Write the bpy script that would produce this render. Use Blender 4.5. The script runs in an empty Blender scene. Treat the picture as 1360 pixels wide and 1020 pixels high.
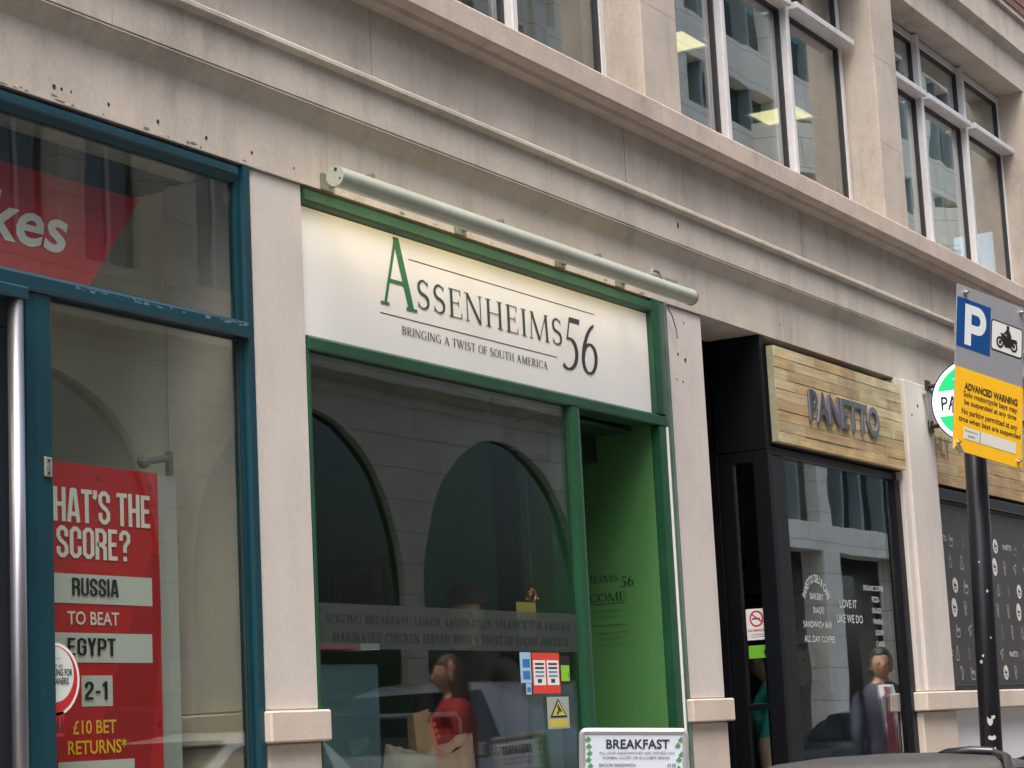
import bpy, bmesh, math, random
from mathutils import Vector, Matrix
random.seed(7)
R = math.radians
scene = bpy.context.scene

# ------------------------------------------------------------------ camera
F_PX, W_PX = 2830.3, 1360.0
YAW, PITCH, ROLL = R(59.9029), R(9.26542), R(-2.862)
cy, sy, cp, sp = math.cos(YAW), math.sin(YAW), math.cos(PITCH), math.sin(PITCH)
fwd = Vector((sy*cp, cy*cp, sp)); rt = Vector((cy, -sy, 0)); up = rt.cross(fwd)
cr, sr = math.cos(ROLL), math.sin(ROLL)
rt, up = cr*rt + sr*up, -sr*rt + cr*up
cam = bpy.data.cameras.new('camera'); camo = bpy.data.objects.new('camera', cam)
bpy.context.collection.objects.link(camo)
cam.sensor_width = 36; cam.lens = F_PX/W_PX*36; cam.clip_end = 500; cam.clip_start = 0.05
M = Matrix.Identity(4)
for i in range(3):
    M[i][0], M[i][1], M[i][2] = rt[i], up[i], -fwd[i]
M[0][3], M[1][3], M[2][3] = 0, -4.5, 1.5
camo.matrix_world = M
scene.camera = camo

# ------------------------------------------------------------------ sky, sun, exposure
w = bpy.data.worlds.new('World'); scene.world = w; w.use_nodes = True
nt = w.node_tree; bg = nt.nodes['Background']
sky = nt.nodes.new('ShaderNodeTexSky'); sky.sky_type = 'NISHITA'; sky.sun_disc = False
sky.sun_elevation = R(66); sky.sun_rotation = R(238)
sky.air_density = 1.0; sky.dust_density = 6.0; sky.ozone_density = 0.6
nt.links.new(sky.outputs[0], bg.inputs[0]); bg.inputs[1].default_value = 0.15
sun = bpy.data.lights.new('sun', 'SUN'); sun.energy = 1.0; sun.angle = R(35); sun.color = (1, .95, .88)
suno = bpy.data.objects.new('sun', sun); bpy.context.collection.objects.link(suno)
# the sun stands over the street, in front of the facade and to its left
sd = Vector((-0.35, -0.22, 0.95)).normalized()
suno.rotation_euler = sd.to_track_quat('Z', 'Y').to_euler()
suno.location = (0, -8, 20)
scene.view_settings.view_transform = 'Standard'; scene.view_settings.look = 'None'
scene.view_settings.exposure = 1.52; scene.view_settings.gamma = 1
scene.view_settings.use_curve_mapping = False
try:
    scene.cycles.max_bounces = 10; scene.cycles.transparent_max_bounces = 24; scene.cycles.glossy_bounces = 5
except Exception: pass

C = bpy.context.collection
# ------------------------------------------------------------------ materials
MATS = {}
def mat(name, col, rough=.6, metal=0., bump=0., nscale=20., var=0., streak=0., spec=.5, emit=None, es=0., dirt=0., rnd=0., blotch=0., grain=0.):
    if name in MATS: return MATS[name]
    m = bpy.data.materials.new(name); m.use_nodes = True; n = m.node_tree; b = n.nodes['Principled BSDF']
    b.inputs['Base Color'].default_value = (*col, 1); b.inputs['Roughness'].default_value = rough
    b.inputs['Metallic'].default_value = metal; b.inputs['Specular IOR Level'].default_value = spec
    if emit: b.inputs['Emission Color'].default_value = (*emit, 1); b.inputs['Emission Strength'].default_value = es
    new = n.nodes.new; L = n.links.new
    geo = new('ShaderNodeNewGeometry'); cur = None
    def noise(scale, sc=(1, 1, 1), det=5, ro=.6):
        mp = new('ShaderNodeMapping'); mp.inputs['Scale'].default_value = sc; L(geo.outputs['Position'], mp.inputs[0])
        t = new('ShaderNodeTexNoise'); t.inputs['Scale'].default_value = scale; t.inputs['Detail'].default_value = det
        t.inputs['Roughness'].default_value = ro; L(mp.outputs[0], t.inputs['Vector']); return t.outputs['Fac']
    def mul(a_col, fac, lo, hi, f0, f1):
        mr = new('ShaderNodeMapRange'); mr.inputs['From Min'].default_value = lo; mr.inputs['From Max'].default_value = hi
        mr.inputs['To Min'].default_value = f0; mr.inputs['To Max'].default_value = f1; L(fac, mr.inputs[0])
        mx = new('ShaderNodeMix'); mx.data_type = 'RGBA'; mx.blend_type = 'MULTIPLY'; mx.inputs[0].default_value = 1
        if a_col is None: mx.inputs[6].default_value = (*col, 1)
        else: L(a_col, mx.inputs[6])
        cb = new('ShaderNodeCombineColor'); 
        for i in range(3): L(mr.outputs[0], cb.inputs[i])
        L(cb.outputs[0], mx.inputs[7]); return mx.outputs[2]
    if rnd:
        oi = new('ShaderNodeObjectInfo'); cur = mul(cur, oi.outputs['Random'], 0, 1, 1-rnd, 1+rnd*.7)
    if var: cur = mul(cur, noise(nscale*.12, det=6), .3, .7, 1-var, 1+var)
    if var: cur = mul(cur, noise(nscale*2.2, det=3), .35, .65, 1-var*.45, 1+var*.45)
    if streak: cur = mul(cur, noise(3.1, (1.5, 1.5, .22), det=8, ro=.72), .5, .78, 1, 1-streak)
    if streak > .15: cur = mul(cur, noise(7, (1.1, 1.1, .22), det=8, ro=.75), .54, .78, 1, 1-streak*.7)
    if streak > .15: cur = mul(cur, noise(.9, (1, 1, 1.5), det=5, ro=.6), .35, .65, .90, 1.06)
    if grain: cur = mul(mul(cur, noise(9, (.35, 1, 6), det=6, ro=.7), .35, .65, 1-grain, 1+grain*.4), noise(2.6, (1, 1, 1.4), det=4), .45, .70, 1, 1-grain)
    if dirt: cur = mul(cur, noise(1.7, (1, 1, .8), det=8, ro=.72), .55, .75, 1, 1-dirt)
    if blotch: cur = mul(cur, noise(nscale, (1, 1, 1), det=2), .66, .74, 1, 1-blotch)
    if cur: L(cur, b.inputs['Base Color'])
    if bump:
        bp = new('ShaderNodeBump'); bp.inputs['Strength'].default_value = bump; bp.inputs['Distance'].default_value = .004
        L(noise(nscale*4, det=4), bp.inputs['Height']); L(bp.outputs[0], b.inputs['Normal'])
    MATS[name] = m; return m

def glass_mat(name, tint, f0=.05, boost=1.0, rough=0.0, haze=None, hz=0.):
    if name in MATS: return MATS[name]
    m = bpy.data.materials.new(name); m.use_nodes = True; n = m.node_tree; n.nodes.clear()
    new = n.nodes.new; L = n.links.new
    out = new('ShaderNodeOutputMaterial'); tr = new('ShaderNodeBsdfTransparent'); tr.inputs[0].default_value = (*tint, 1)
    gl = new('ShaderNodeBsdfGlossy'); gl.inputs['Roughness'].default_value = rough; gl.inputs[0].default_value = (1, 1, 1, 1)
    gp = new('ShaderNodeNewGeometry'); gn = new('ShaderNodeTexNoise'); gn.inputs['Scale'].default_value = 1.7; gn.inputs['Detail'].default_value = 1.5; L(gp.outputs['Position'], gn.inputs['Vector'])
    gb = new('ShaderNodeBump'); gb.inputs['Strength'].default_value = 1.0; gb.inputs['Distance'].default_value = .0006; L(gn.outputs['Fac'], gb.inputs['Height']); L(gb.outputs[0], gl.inputs['Normal'])
    geo = new('ShaderNodeNewGeometry'); dt = new('ShaderNodeVectorMath'); dt.operation = 'DOT_PRODUCT'
    L(geo.outputs['Incoming'], dt.inputs[0]); L(geo.outputs['Normal'], dt.inputs[1])
    a = new('ShaderNodeMath'); a.operation = 'ABSOLUTE'; L(dt.outputs['Value'], a.inputs[0])
    s = new('ShaderNodeMath'); s.operation = 'SUBTRACT'; s.inputs[0].default_value = 1; L(a.outputs[0], s.inputs[1])
    p = new('ShaderNodeMath'); p.operation = 'POWER'; p.inputs[1].default_value = 5; L(s.outputs[0], p.inputs[0])
    q = new('ShaderNodeMath'); q.operation = 'MULTIPLY_ADD'; q.inputs[1].default_value = (1-f0)*boost; q.inputs[2].default_value = f0*boost; L(p.outputs[0], q.inputs[0])
    c = new('ShaderNodeClamp'); L(q.outputs[0], c.inputs[0])
    mx = new('ShaderNodeMixShader'); L(c.outputs[0], mx.inputs[0]); L(tr.outputs[0], mx.inputs[1]); L(gl.outputs[0], mx.inputs[2])
    last = mx.outputs[0]
    if haze:
        df = new('ShaderNodeBsdfDiffuse'); df.inputs[0].default_value = (*haze, 1)
        m2 = new('ShaderNodeMixShader'); m2.inputs[0].default_value = hz; L(last, m2.inputs[1]); L(df.outputs[0], m2.inputs[2]); last = m2.outputs[0]
    L(last, out.inputs[0]); MATS[name] = m; return m

STONE = mat('limestone', (.468, .422, .365), .85, bump=.35, nscale=26, var=.10, streak=.32, dirt=.28)
STONE2 = mat('limestone_upper', (.42, .375, .322), .85, bump=.3, nscale=22, var=.10, streak=.34, dirt=.34)
SILL = mat('sill_limestone', (.43, .365, .31), .85, bump=.4, nscale=40, var=.13, streak=.1, dirt=.3)
PIERP = mat('painted_stone', (.52, .485, .45), .7, bump=.2, nscale=20, var=.05, streak=.14, dirt=.12)
PIERB = mat('bare_limestone', (.49, .43, .37), .8, bump=.3, nscale=30, var=.08, dirt=.12)
BLUE = mat('blue_paint', (.003, .037, .053), .38, nscale=30, var=.14, bump=.08)
GREEN = mat('green_paint', (.010, .064, .028), .4, nscale=30, var=.2, bump=.1)
GREYG = mat('grey_green_paint', (.075, .12, .10), .5, nscale=40, var=.2)
WHITEL = mat('white_strip', (.7, .72, .68), .5)
BLACKF = mat('black_frame', (.004, .0048, .007), .42, spec=.22, nscale=20, var=.2)
BLACKS = mat('satin_black', (.007, .0075, .009), .35, spec=.3)
ALU = mat('aluminium_frame', (.62, .62, .63), .45, metal=.15, nscale=30, var=.1)
DGASK = mat('dark_gasket', (.02, .022, .025), .6)
STEEL = mat('brushed_steel', (.27, .27, .29), .32, metal=.85, nscale=60, var=.06)
TUBE = mat('tube_paint', (.33, .36, .29), .30, nscale=30, var=.08)
TUBED = mat('tube_bracket', (.16, .17, .13), .5, nscale=50, var=.3)
HOLE = mat('hole_dark', (.02, .018, .016), .9)
DARKT = mat('dark_grey_print', (.035, .035, .04), .6)
GREENT = mat('green_print', (.02, .15, .06), .6)
BLACKT = mat('black_print', (.008, .008, .01), .6)
WHITEP = mat('white_print', (.72, .74, .74), .5)
REDP = mat('red_print', (.46, .015, .02), .5, nscale=6, var=.06)
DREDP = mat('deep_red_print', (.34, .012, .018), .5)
YELP = mat('yellow_print', (.80, .50, .03), .5)
CARDW = mat('white_card', (.52, .58, .58), .6)
YSIGN = mat('yellow_sign', (.84, .47, .012), .45, nscale=12, var=.05, dirt=.1)
GSIGN = mat('grey_sign', (.27, .285, .315), .4, metal=.15, nscale=12, var=.05)
BLUES = mat('blue_sign', (.004, .055, .22), .4)
POLE = mat('black_pole', (.008, .009, .012), .35, nscale=30, var=.3, bump=.15)
CHROME = mat('worn_chrome', (.6, .58, .55), .25, metal=.9)
ASIGN = mat('sign_panel_white', (.78, .78, .77), .45)
RUBBER = mat('tyre_rubber', (.015, .015, .015), .8)

def m_wood():
    m = mat('softwood_plank', (.46, .345, .17), .6, grain=.32, dirt=.3, rnd=.2, bump=.2, nscale=30, var=.12)
    return m
WOOD = m_wood()
WOODP = mat('pale_plank', (.49, .41, .23), .6, grain=.28, dirt=.3, rnd=.15, bump=.2, nscale=30, var=.12)
WOODR = mat('ruddy_plank', (.44, .31, .16), .6, grain=.32, dirt=.3, rnd=.15, bump=.2, nscale=30, var=.12)
G_SHOP = glass_mat('shop_glass', (.90, .93, .91), .055, 1.1)
G_BET = glass_mat('betting_glass', (.92, .94, .90), .06, 1.0)
G_UP = glass_mat('office_glass', (.88, .93, .91), .08, 1.9)
G_PAN = glass_mat('cafe_glass', (.86, .92, .91), .08, 1.7)
G_OPP = glass_mat('opposite_glass', (.35, .45, .45), .08, 1.2)
G_FROST = glass_mat('frosted_vinyl', (.62, .66, .65), .03, .5, .3, haze=(.22, .26, .25), hz=.12)
G_CASE = glass_mat('case_glass', (.55, .75, .80), .06, 1.2, haze=(.25, .42, .47), hz=.30)

# ------------------------------------------------------------------ helpers
WL = {}
def thing(name, label, cat, loc=(0, 0, 0), group=None):
    o = bpy.data.objects.new(name, None); C.objects.link(o); o.location = loc; o.empty_display_size = .1
    o['label'] = label; o['category'] = cat
    if group: o['group'] = group
    WL[o.name] = Vector(loc); return o
def tag(o, label, cat, group=None):
    o['label'] = label; o['category'] = cat
    if group: o['group'] = group
    return o
def obj(name, vs, fs, m, parent=None, smooth=False, kind=None, mats=None, mi=None):
    vs = [Vector(v) for v in vs]
    lo = Vector([min(v[i] for v in vs) for i in range(3)]); hi = Vector([max(v[i] for v in vs) for i in range(3)])
    c = (lo+hi)/2
    if not parent: c.z = lo.z
    me = bpy.data.meshes.new(name); me.from_pydata([v-c for v in vs], [], fs)
    if mats:
        for q in mats: me.materials.append(q)
        for p, k in zip(me.polygons, mi): p.material_index = k
    else: me.materials.append(m)
    if smooth:
        for p in me.polygons: p.use_smooth = True
    me.update()
    o = bpy.data.objects.new(name, me); C.objects.link(o)
    if parent: o.parent = parent; o.location = c-WL[parent.name]
    else: o.location = c
    WL[o.name] = c
    if kind: o['kind'] = kind
    return o
class MB:
    def __init__(s): s.v = []; s.f = []; s.m = []
    def add(s, vs, fs, k=0):
        b = len(s.v); s.v += [Vector(v) for v in vs]; s.f += [[i+b for i in f] for f in fs]; s.m += [k]*len(fs); return s
    def box(s, x0, x1, y0, y1, z0, z1, ch=0, k=0):
        if x1 < x0: x0, x1 = x1, x0
        if y1 < y0: y0, y1 = y1, y0
        if z1 < z0: z0, z1 = z1, z0
        ch = min(ch, (x1-x0)*.4, (y1-y0)*.4, (z1-z0)*.4)
        if ch <= 0:
            return s.add([(x, y, z) for z in (z0, z1) for y in (y0, y1) for x in (x0, x1)],
                  [(0, 2, 3, 1), (4, 5, 7, 6), (0, 1, 5, 4), (2, 6, 7, 3), (0, 4, 6, 2), (1, 3, 7, 5)], k)
        bm = bmesh.new(); bmesh.ops.create_cube(bm, size=1)
        for v in bm.verts: v.co = Vector((x0+(v.co.x+.5)*(x1-x0), y0+(v.co.y+.5)*(y1-y0), z0+(v.co.z+.5)*(z1-z0)))
        bmesh.ops.bevel(bm, geom=list(bm.edges), offset=ch, segments=1, affect='EDGES')
        bm.verts.index_update(); s.add([v.co.copy() for v in bm.verts], [[v.index for v in f.verts] for f in bm.faces], k); bm.free(); return s
    def tube(s, pts, r, n=10, cap=True, k=0):
        pts = [Vector(p) for p in pts]; rs = r if isinstance(r, (list, tuple)) else [r]*len(pts)
        ring = []
        d0 = (pts[1]-pts[0]).normalized(); a = d0.orthogonal().normalized()
        for i, p in enumerate(pts):
            d = (pts[min(i+1, len(pts)-1)]-pts[max(i-1, 0)]).normalized(); a = (a-d*a.dot(d)).normalized(); b = d.cross(a)
            ring.append([p+(a*math.cos(t)+b*math.sin(t))*rs[i] for t in [2*math.pi*j/n for j in range(n)]])
        vs = [v for rg in ring for v in rg]; fs = []
        for i in range(len(pts)-1):
            for j in range(n): fs.append((i*n+j, i*n+(j+1) % n, (i+1)*n+(j+1) % n, (i+1)*n+j))
        if cap: fs.append(tuple(range(n-1, -1, -1))); fs.append(tuple((len(pts)-1)*n+j for j in range(n)))
        return s.add(vs, fs, k)
    def prism(s, poly, axis, a0, a1, k=0):
        # poly in the two other axes (order x,y,z without axis), extruded along axis
        def P(u, v, t):
            return (t, u, v) if axis == 0 else ((u, t, v) if axis == 1 else (u, v, t))
        n = len(poly); vs = [P(u, v, a0) for u, v in poly]+[P(u, v, a1) for u, v in poly]
        fs = [tuple(range(n)), tuple(range(2*n-1, n-1, -1))]+[(i, i+n, (i+1) % n+n, (i+1) % n) for i in range(n)]
        bm = bmesh.new(); bv = [bm.verts.new(v) for v in vs]
        for f in fs: bm.faces.new([bv[i] for i in f])
        bmesh.ops.recalc_face_normals(bm, faces=bm.faces); bm.verts.index_update()
        s.add([v.co.copy() for v in bm.verts], [[v.index for v in f.verts] for f in bm.faces], k); bm.free(); return s
    def sphere(s, c, r, nu=16, nv=10, k=0, fn=None):
        c = Vector(c); r = r if isinstance(r, (tuple, list)) else (r, r, r); vs = []; fs = []
        for i in range(nv+1):
            th = math.pi*i/nv
            for j in range(nu):
                ph = 2*math.pi*j/nu; p = Vector((math.sin(th)*math.cos(ph)*r[0], math.sin(th)*math.sin(ph)*r[1], math.cos(th)*r[2]))
                if fn: p = fn(p)
                vs.append(c+p)
        for i in range(nv):
            for j in range(nu): fs.append((i*nu+j, (i+1)*nu+j, (i+1)*nu+(j+1) % nu, i*nu+(j+1) % nu))
        return s.add(vs, fs, k)
    def build(s, name, m, parent=None, smooth=False, kind=None):
        if isinstance(m, list): return obj(name, s.v, s.f, None, parent, smooth, kind, mats=m, mi=s.m)
        return obj(name, s.v, s.f, m, parent, smooth, kind)
def box(name, x0, x1, y0, y1, z0, z1, m, parent=None, ch=0., kind=None):
    return MB().box(x0, x1, y0, y1, z0, z1, ch).build(name, m, parent, kind=kind)

FX, FZ = Vector((1, 0, 0)), Vector((0, 0, 1))
_tc = {}
def sans(body, bold=0., italic=0.):
    key = (body, bold, italic)
    if key in _tc: return _tc[key]
    cu = bpy.data.curves.new('t', 'FONT'); cu.body = body; cu.resolution_u = 3; cu.offset = bold; cu.shear = italic; cu.fill_mode = 'BOTH'
    cu.extrude = 0
    o = bpy.data.objects.new('t', cu); me = bpy.data.meshes.new_from_object(o)
    vs = [tuple(v.co[:2]) for v in me.vertices]; fs = [tuple(p.vertices) for p in me.polygons]
    # keep only the front side
    seen = set(); out = []
    for f in fs:
        a = 0
        for i in range(len(f)):
            x0, y0 = vs[f[i]]; x1, y1 = vs[f[(i+1) % len(f)]]; a += x0*y1-x1*y0
        k = tuple(sorted((round(vs[i][0], 4), round(vs[i][1], 4)) for i in f))
        if k in seen: continue
        seen.add(k); out.append(f if a > 0 else f[::-1])
    bpy.data.objects.remove(o); bpy.data.curves.remove(cu); bpy.data.meshes.remove(me)
    _tc[key] = (vs, out); return _tc[key]
# a roman capital alphabet drawn with a broad pen
def serif_glyph(ch, T=.13, t=.04):
    """returns (width, list of quads strips)"""
    Q = []
    def st(x0, y0, x1, y1, w): Q.append([(x0-w/2, y0), (x0+w/2, y0), (x1+w/2, y1), (x1-w/2, y1)])
    def hb(x0, x1, y, h=t): Q.append([(x0, y-h/2), (x1, y-h/2), (x1, y+h/2), (x0, y+h/2)])
    def sf(x, y, w=.13): hb(x-w, x+w, (t*.4 if y < .5 else 1-t*.4), t*.8)
    def arc(cx, cy_, rx, ry, a0, a1, mode='v', n=14, T_=None):
        T_ = T_ or T; P = []
        for i in range(n+1):
            a = R(a0+(a1-a0)*i/n); c, s_ = math.cos(a), math.sin(a)
            if mode == 'v': w_ = t+(T_-t)*abs(c)**1.3
            else: w_ = t+(T_-t)*math.sin(math.pi*mode(i/n))
            P.append(((cx+(rx-w_/2)*c, cy_+(ry-w_/2)*s_), (cx+(rx+w_/2)*c, cy_+(ry+w_/2)*s_)))
        for i in range(n): Q.append([P[i][0], P[i][1], P[i+1][1], P[i+1][0]] if a1 > a0 else [P[i+1][0], P[i+1][1], P[i][1], P[i][0]])
    if ch == ' ': return .28, Q
    if ch == 'A': st(.06, 0, .36, 1, t*1.2); st(.68, 0, .36, 1, T); hb(.16, .58, .36); sf(.06, 0, .1); sf(.68, 0); return .80, Q
    if ch == 'V': st(.36, 0, .07, 1, T); st(.36, 0, .66, 1, t*1.2); sf(.07, 1); sf(.66, 1, .1); return .74, Q
    if ch == 'W': st(.3, 0, .06, 1, T); st(.3, 0, .52, 1, t*1.2); st(.78, 0, .54, 1, T); st(.78, 0, 1.02, 1, t*1.2); sf(.06, 1); sf(1.02, 1, .1); sf(.53, 1); return 1.1, Q
    if ch == 'I': st(.14, 0, .14, 1, T); sf(.14, 0); sf(.14, 1); return .30, Q
    if ch == 'H': st(.14, 0, .14, 1, T); st(.66, 0, .66, 1, T); hb(.14, .66, .52); [sf(x, y) for x in (.14, .66) for y in (0, 1)]; return .82, Q
    if ch == 'E': st(.14, 0, .14, 1, T); hb(.02, .52, .98); hb(.14, .44, .52); hb(.02, .56, .02); st(.52, .8, .52, 1, t); st(.56, 0, .56, .2, t); st(.44, .42, .44, .62, t); return .62, Q
    if ch == 'F': st(.14, 0, .14, 1, T); hb(.02, .52, .98); hb(.14, .44, .5); sf(.14, 0); st(.52, .8, .52, 1, t); st(.44, .4, .44, .6, t); return .58, Q
    if ch == 'L': st(.14, 0, .14, 1, T); hb(.02, .54, .02); sf(.14, 1); st(.54, 0, .54, .22, t); return .60, Q
    if ch == 'T': st(.34, 0, .34, 1, T); hb(.02, .66, .98); sf(.34, 0); st(.03, .8, .03, 1, t); st(.65, .8, .65, 1, t); return .68, Q
    if ch == 'N': st(.1, 0, .1, 1, t*1.2); st(.66, 0, .1, 1, T); st(.68, 0, .68, 1, t*1.2); sf(.1, 0, .1); sf(.08, 1, .1); sf(.68, 1, .1); return .80, Q
    if ch == 'M': st(.08, 0, .14, 1, t*1.2); st(.48, 0, .14, 1, T); st(.48, 0, .82, 1, t*1.2); st(.86, 0, .82, 1, T); sf(.08, 0, .1); sf(.86, 0); sf(.12, 1, .08); sf(.84, 1, .1); return .98, Q
    if ch == 'O': arc(.42, .5, .34, .48, 0, 360, n=26); return .84, Q
    if ch == 'C': arc(.44, .5, .36, .48, 42, 318, n=22); st(.70, .72, .70, .95, t); return .76, Q
    if ch == 'G': arc(.44, .5, .36, .48, 42, 300, n=22); st(.70, .02, .70, .44, T*.9); sf2 = hb(.56, .82, .44); st(.68, .74, .68, .95, t); return .86, Q
    if ch == 'D': st(.14, 0, .14, 1, T); arc(.3, .5, .42, .48, -90, 90, n=16); hb(.02, .3, .98); hb(.02, .3, .02); return .80, Q
    if ch == 'B': st(.14, 0, .14, 1, T); arc(.28, .75, .22, .23, -90, 90, n=10); arc(.28, .27, .28, .25, -90, 90, n=10); hb(.02, .28, .98); hb(.02, .28, .02); hb(.14, .28, .52); return .64, Q
    if ch == 'P': st(.14, 0, .14, 1, T); arc(.28, .73, .26, .25, -90, 90, n=10); hb(.02, .28, .98); hb(.14, .28, .48); sf(.14, 0); return .60, Q
    if ch == 'R': st(.14, 0, .14, 1, T); arc(.28, .74, .24, .24, -90, 90, n=10); hb(.02, .28, .98); hb(.14, .3, .5); sf(.14, 0); st(.66, 0, .3, .5, T); sf(.68, 0, .09); return .72, Q
    if ch == 'K': st(.14, 0, .14, 1, T); sf(.14, 0); sf(.14, 1); st(.2, .46, .6, 1, t*1.2); st(.68, 0, .3, .58, T); sf(.68, 0, .1); sf(.6, 1, .1); return .76, Q
    if ch == 'U': st(.12, .3, .12, 1, T); st(.68, .3, .68, 1, t*1.2); arc(.4, .32, .29, .30, 180, 360, n=12, T_=T*.8); sf(.12, 1); sf(.68, 1, .1); return .80, Q
    if ch == 'S':
        arc(.29, .74, .19, .235, 30, 180, lambda u: u*.35, n=9); arc(.29, .74, .19, .235, 180, 285, lambda u: .3+u*.22, n=7)
        arc(.27, .26, .21, .24, 75, 0, lambda u: .5-u*.2, n=7); arc(.27, .26, .21, .24, 0, -150, lambda u: .3-u*.3, n=9)
        st(.46, .80, .46, .96, t); st(.08, .04, .08, .22, t); return .56, Q
    if ch == '5':
        hb(.17, .56, .95, .09); st(.12, .56, .18, .98, t*1.2); arc(.2, .30, .30, .29, 100, -130, 'v', n=18); return .62, Q
    if ch == '6':
        arc(.64, .30, .55, .70, 110, 180, 'v', n=12); arc(.34, .30, .25, .28, 0, 360, 'v', n=20); return .68, Q
    if ch == '&':
        arc(.3, .78, .15, .18, 0, 360, 'v', n=12); arc(.28, .27, .23, .25, 80, 340, 'v', n=12); st(.66, 0, .2, .66, T); st(.5, .1, .66, .5, t); return .78, Q
    if ch == ',': st(.06, -.16, .12, .08, T*.7); return .22, Q
    if ch == '.': st(.1, 0, .1, .1, T); return .2, Q
    return .5, Q
def serif(body, T=.13, t=.04, small=None, sp_=.04):
    vs = []; fs = []; x = 0
    for i, ch in enumerate(body):
        w_, Q = serif_glyph(ch, T, t)
        for q in Q:
            b = len(vs); vs += [(x+a, c) for a, c in q]; fs.append((b, b+1, b+2, b+3))
        x += w_+sp_
    return vs, fs
def block(body, sp_=.05):
    '''condensed poster capitals from mitred strokes'''
    L, Rr, B, Tt, c = .075, .385, .07, .93, .10
    G = {'O': ([[(L, B+c), (L, Tt-c), (L+c, Tt), (Rr-c, Tt), (Rr, Tt-c), (Rr, B+c), (Rr-c, B), (L+c, B), (L, B+c)]], .46),
     'S': ([[(Rr, .66), (Rr, Tt-c), (Rr-c, Tt), (L+c, Tt), (L, Tt-c), (L, .66), (L+.07, .55), (Rr-.07, .44), (Rr, .34), (Rr, B+c), (Rr-c, B), (L+c, B), (L, B+c), (L, .34)]], .46),
     'C': ([[(Rr, .62), (Rr, Tt-c), (Rr-c, Tt), (L+c, Tt), (L, Tt-c), (L, B+c), (L+c, B), (Rr-c, B), (Rr, B+c), (Rr, .38)]], .46),
     'G': ([[(Rr, .66), (Rr, Tt-c), (Rr-c, Tt), (L+c, Tt), (L, Tt-c), (L, B+c), (L+c, B), (Rr-c, B), (Rr, B+c), (Rr, .50), (.22, .50)]], .46),
     'R': ([[(L, 0), (L, Tt), (Rr-c, Tt), (Rr, Tt-c), (Rr, .58), (Rr-c, .48), (L, .48)], [(.25, .46), (Rr, .38), (Rr, 0)]], .46),
     'P': ([[(L, 0), (L, Tt), (Rr-c, Tt), (Rr, Tt-c), (Rr, .54), (Rr-c, .44), (L, .44)]], .46),
     'E': ([[(.38, Tt), (L, Tt), (L, B), (.38, B)], [(L, .51), (.34, .51)]], .42), 'H': ([[(L, 0), (L, 1)], [(Rr, 0), (Rr, 1)], [(L, .5), (Rr, .5)]], .46),
     'T': ([[(0, Tt), (.42, Tt)], [(.21, 0), (.21, Tt)]], .42), 'I': ([[(L, 0), (L, 1)]], .15), 'U': ([[(L, 1), (L, B+c), (L+c, B), (Rr-c, B), (Rr, B+c), (Rr, 1)]], .46),
     'A': ([[(.07, 0), (.20, .98)], [(.43, 0), (.30, .98)], [(.18, .94), (.32, .94)], [(.12, .24), (.38, .24)]], .50), 'W': ([[(.07, 1), (.16, .03)], [(.31, 1), (.17, .03)], [(.35, 1), (.49, .03)], [(.59, 1), (.50, .03)]], .66),
     'Y': ([[(.07, 1), (.22, .45)], [(.37, 1), (.22, .45)], [(.22, .5), (.22, 0)]], .44), '?': ([[(L, .66), (L, Tt-c), (L+c, Tt), (Rr-c, Tt), (Rr, Tt-c), (Rr, .66), (.23, .48), (.23, .28)], [(.23, 0), (.23, .15)]], .46),
     "'": ([[(.07, 1), (.07, .84), (.02, .74)]], .14), '2': ([[(L, .66), (L, Tt-c), (L+c, Tt), (Rr-c, Tt), (Rr, Tt-c), (Rr, .62), (L, .22), (L, B), (.44, B)]], .46), '-': ([[(.04, .42), (.30, .42)]], .34), '1': ([[(.02, .76), (.14, .84), (.20, .95)], [(.20, 0), (.20, 1)]], .28)}
    vs = []; fs = []; x = 0; lay = 0
    for ch in body:
        if ch == ' ': x += .22; continue
        st_, w_ = G[ch]
        for P in st_:
            n = len(P); closed = P[0] == P[-1]; b = len(vs); lay += 1
            for i in range(n):
                p = Vector(P[i]); a_ = Vector(P[i-1]) if i else (Vector(P[-2]) if closed else None); q = Vector(P[i+1]) if i < n-1 else (Vector(P[1]) if closed else None)
                ds = [(p-a_).normalized()] if a_ is not None else []; ds += [(q-p).normalized()] if q is not None else []
                ns = [Vector((-d.y, d.x)) for d in ds]; m_ = sum(ns, Vector((0, 0))).normalized(); k = .5/max(m_.dot(ns[0]), .5)
                hw = .15-.02*abs(m_.y); off = m_*hw*k; zl = (lay % 4)*.0002
                vs += [(x+p.x+off.x, p.y+off.y, zl), (x+p.x-off.x, p.y-off.y, zl)]
            for i in range(n-1): fs.append((b+2*i+1, b+2*i+3, b+2*i+2, b+2*i))
        x += w_+sp_
    return vs, fs
def text(name, body, m, parent, P, w_, h, r=FX, u=FZ, style='sans', bold=0., italic=0., T=.13, t=.04, lift=.0015, sp_=.04, arc=None, center=False):
    """letters as a thin mesh filling the box w x h whose lower left corner is P"""
    vs, fs = (sans(body, bold, italic) if style == 'sans' else block(body) if style == 'block' else serif(body, T, t, sp_=sp_))
    if not vs: return None
    r = Vector(r).normalized(); u = Vector(u).normalized(); n = r.cross(u)
    x0 = min(v[0] for v in vs); x1 = max(v[0] for v in vs); y0 = min(v[1] for v in vs); y1 = max(v[1] for v in vs)
    P = Vector(P); out = []
    for i, vv in enumerate(vs):
        x, y = vv[0], vv[1]; a, b = (x-x0)/(x1-x0)*w_, (y-y0)/(y1-y0)*h
        if arc:
            rad, span = arc; th = (a/w_-.5)*span; rr = rad+b
            a = w_/2+math.sin(th)*rr; b = math.cos(th)*rr-rad
        off = lift+(0 if style == 'sans' else vv[2] if style == 'block' else (i//4 % 7)*.00012)
        out.append(P+r*a+u*b+n*off)
    return obj(name, out, fs, m, parent)
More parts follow.
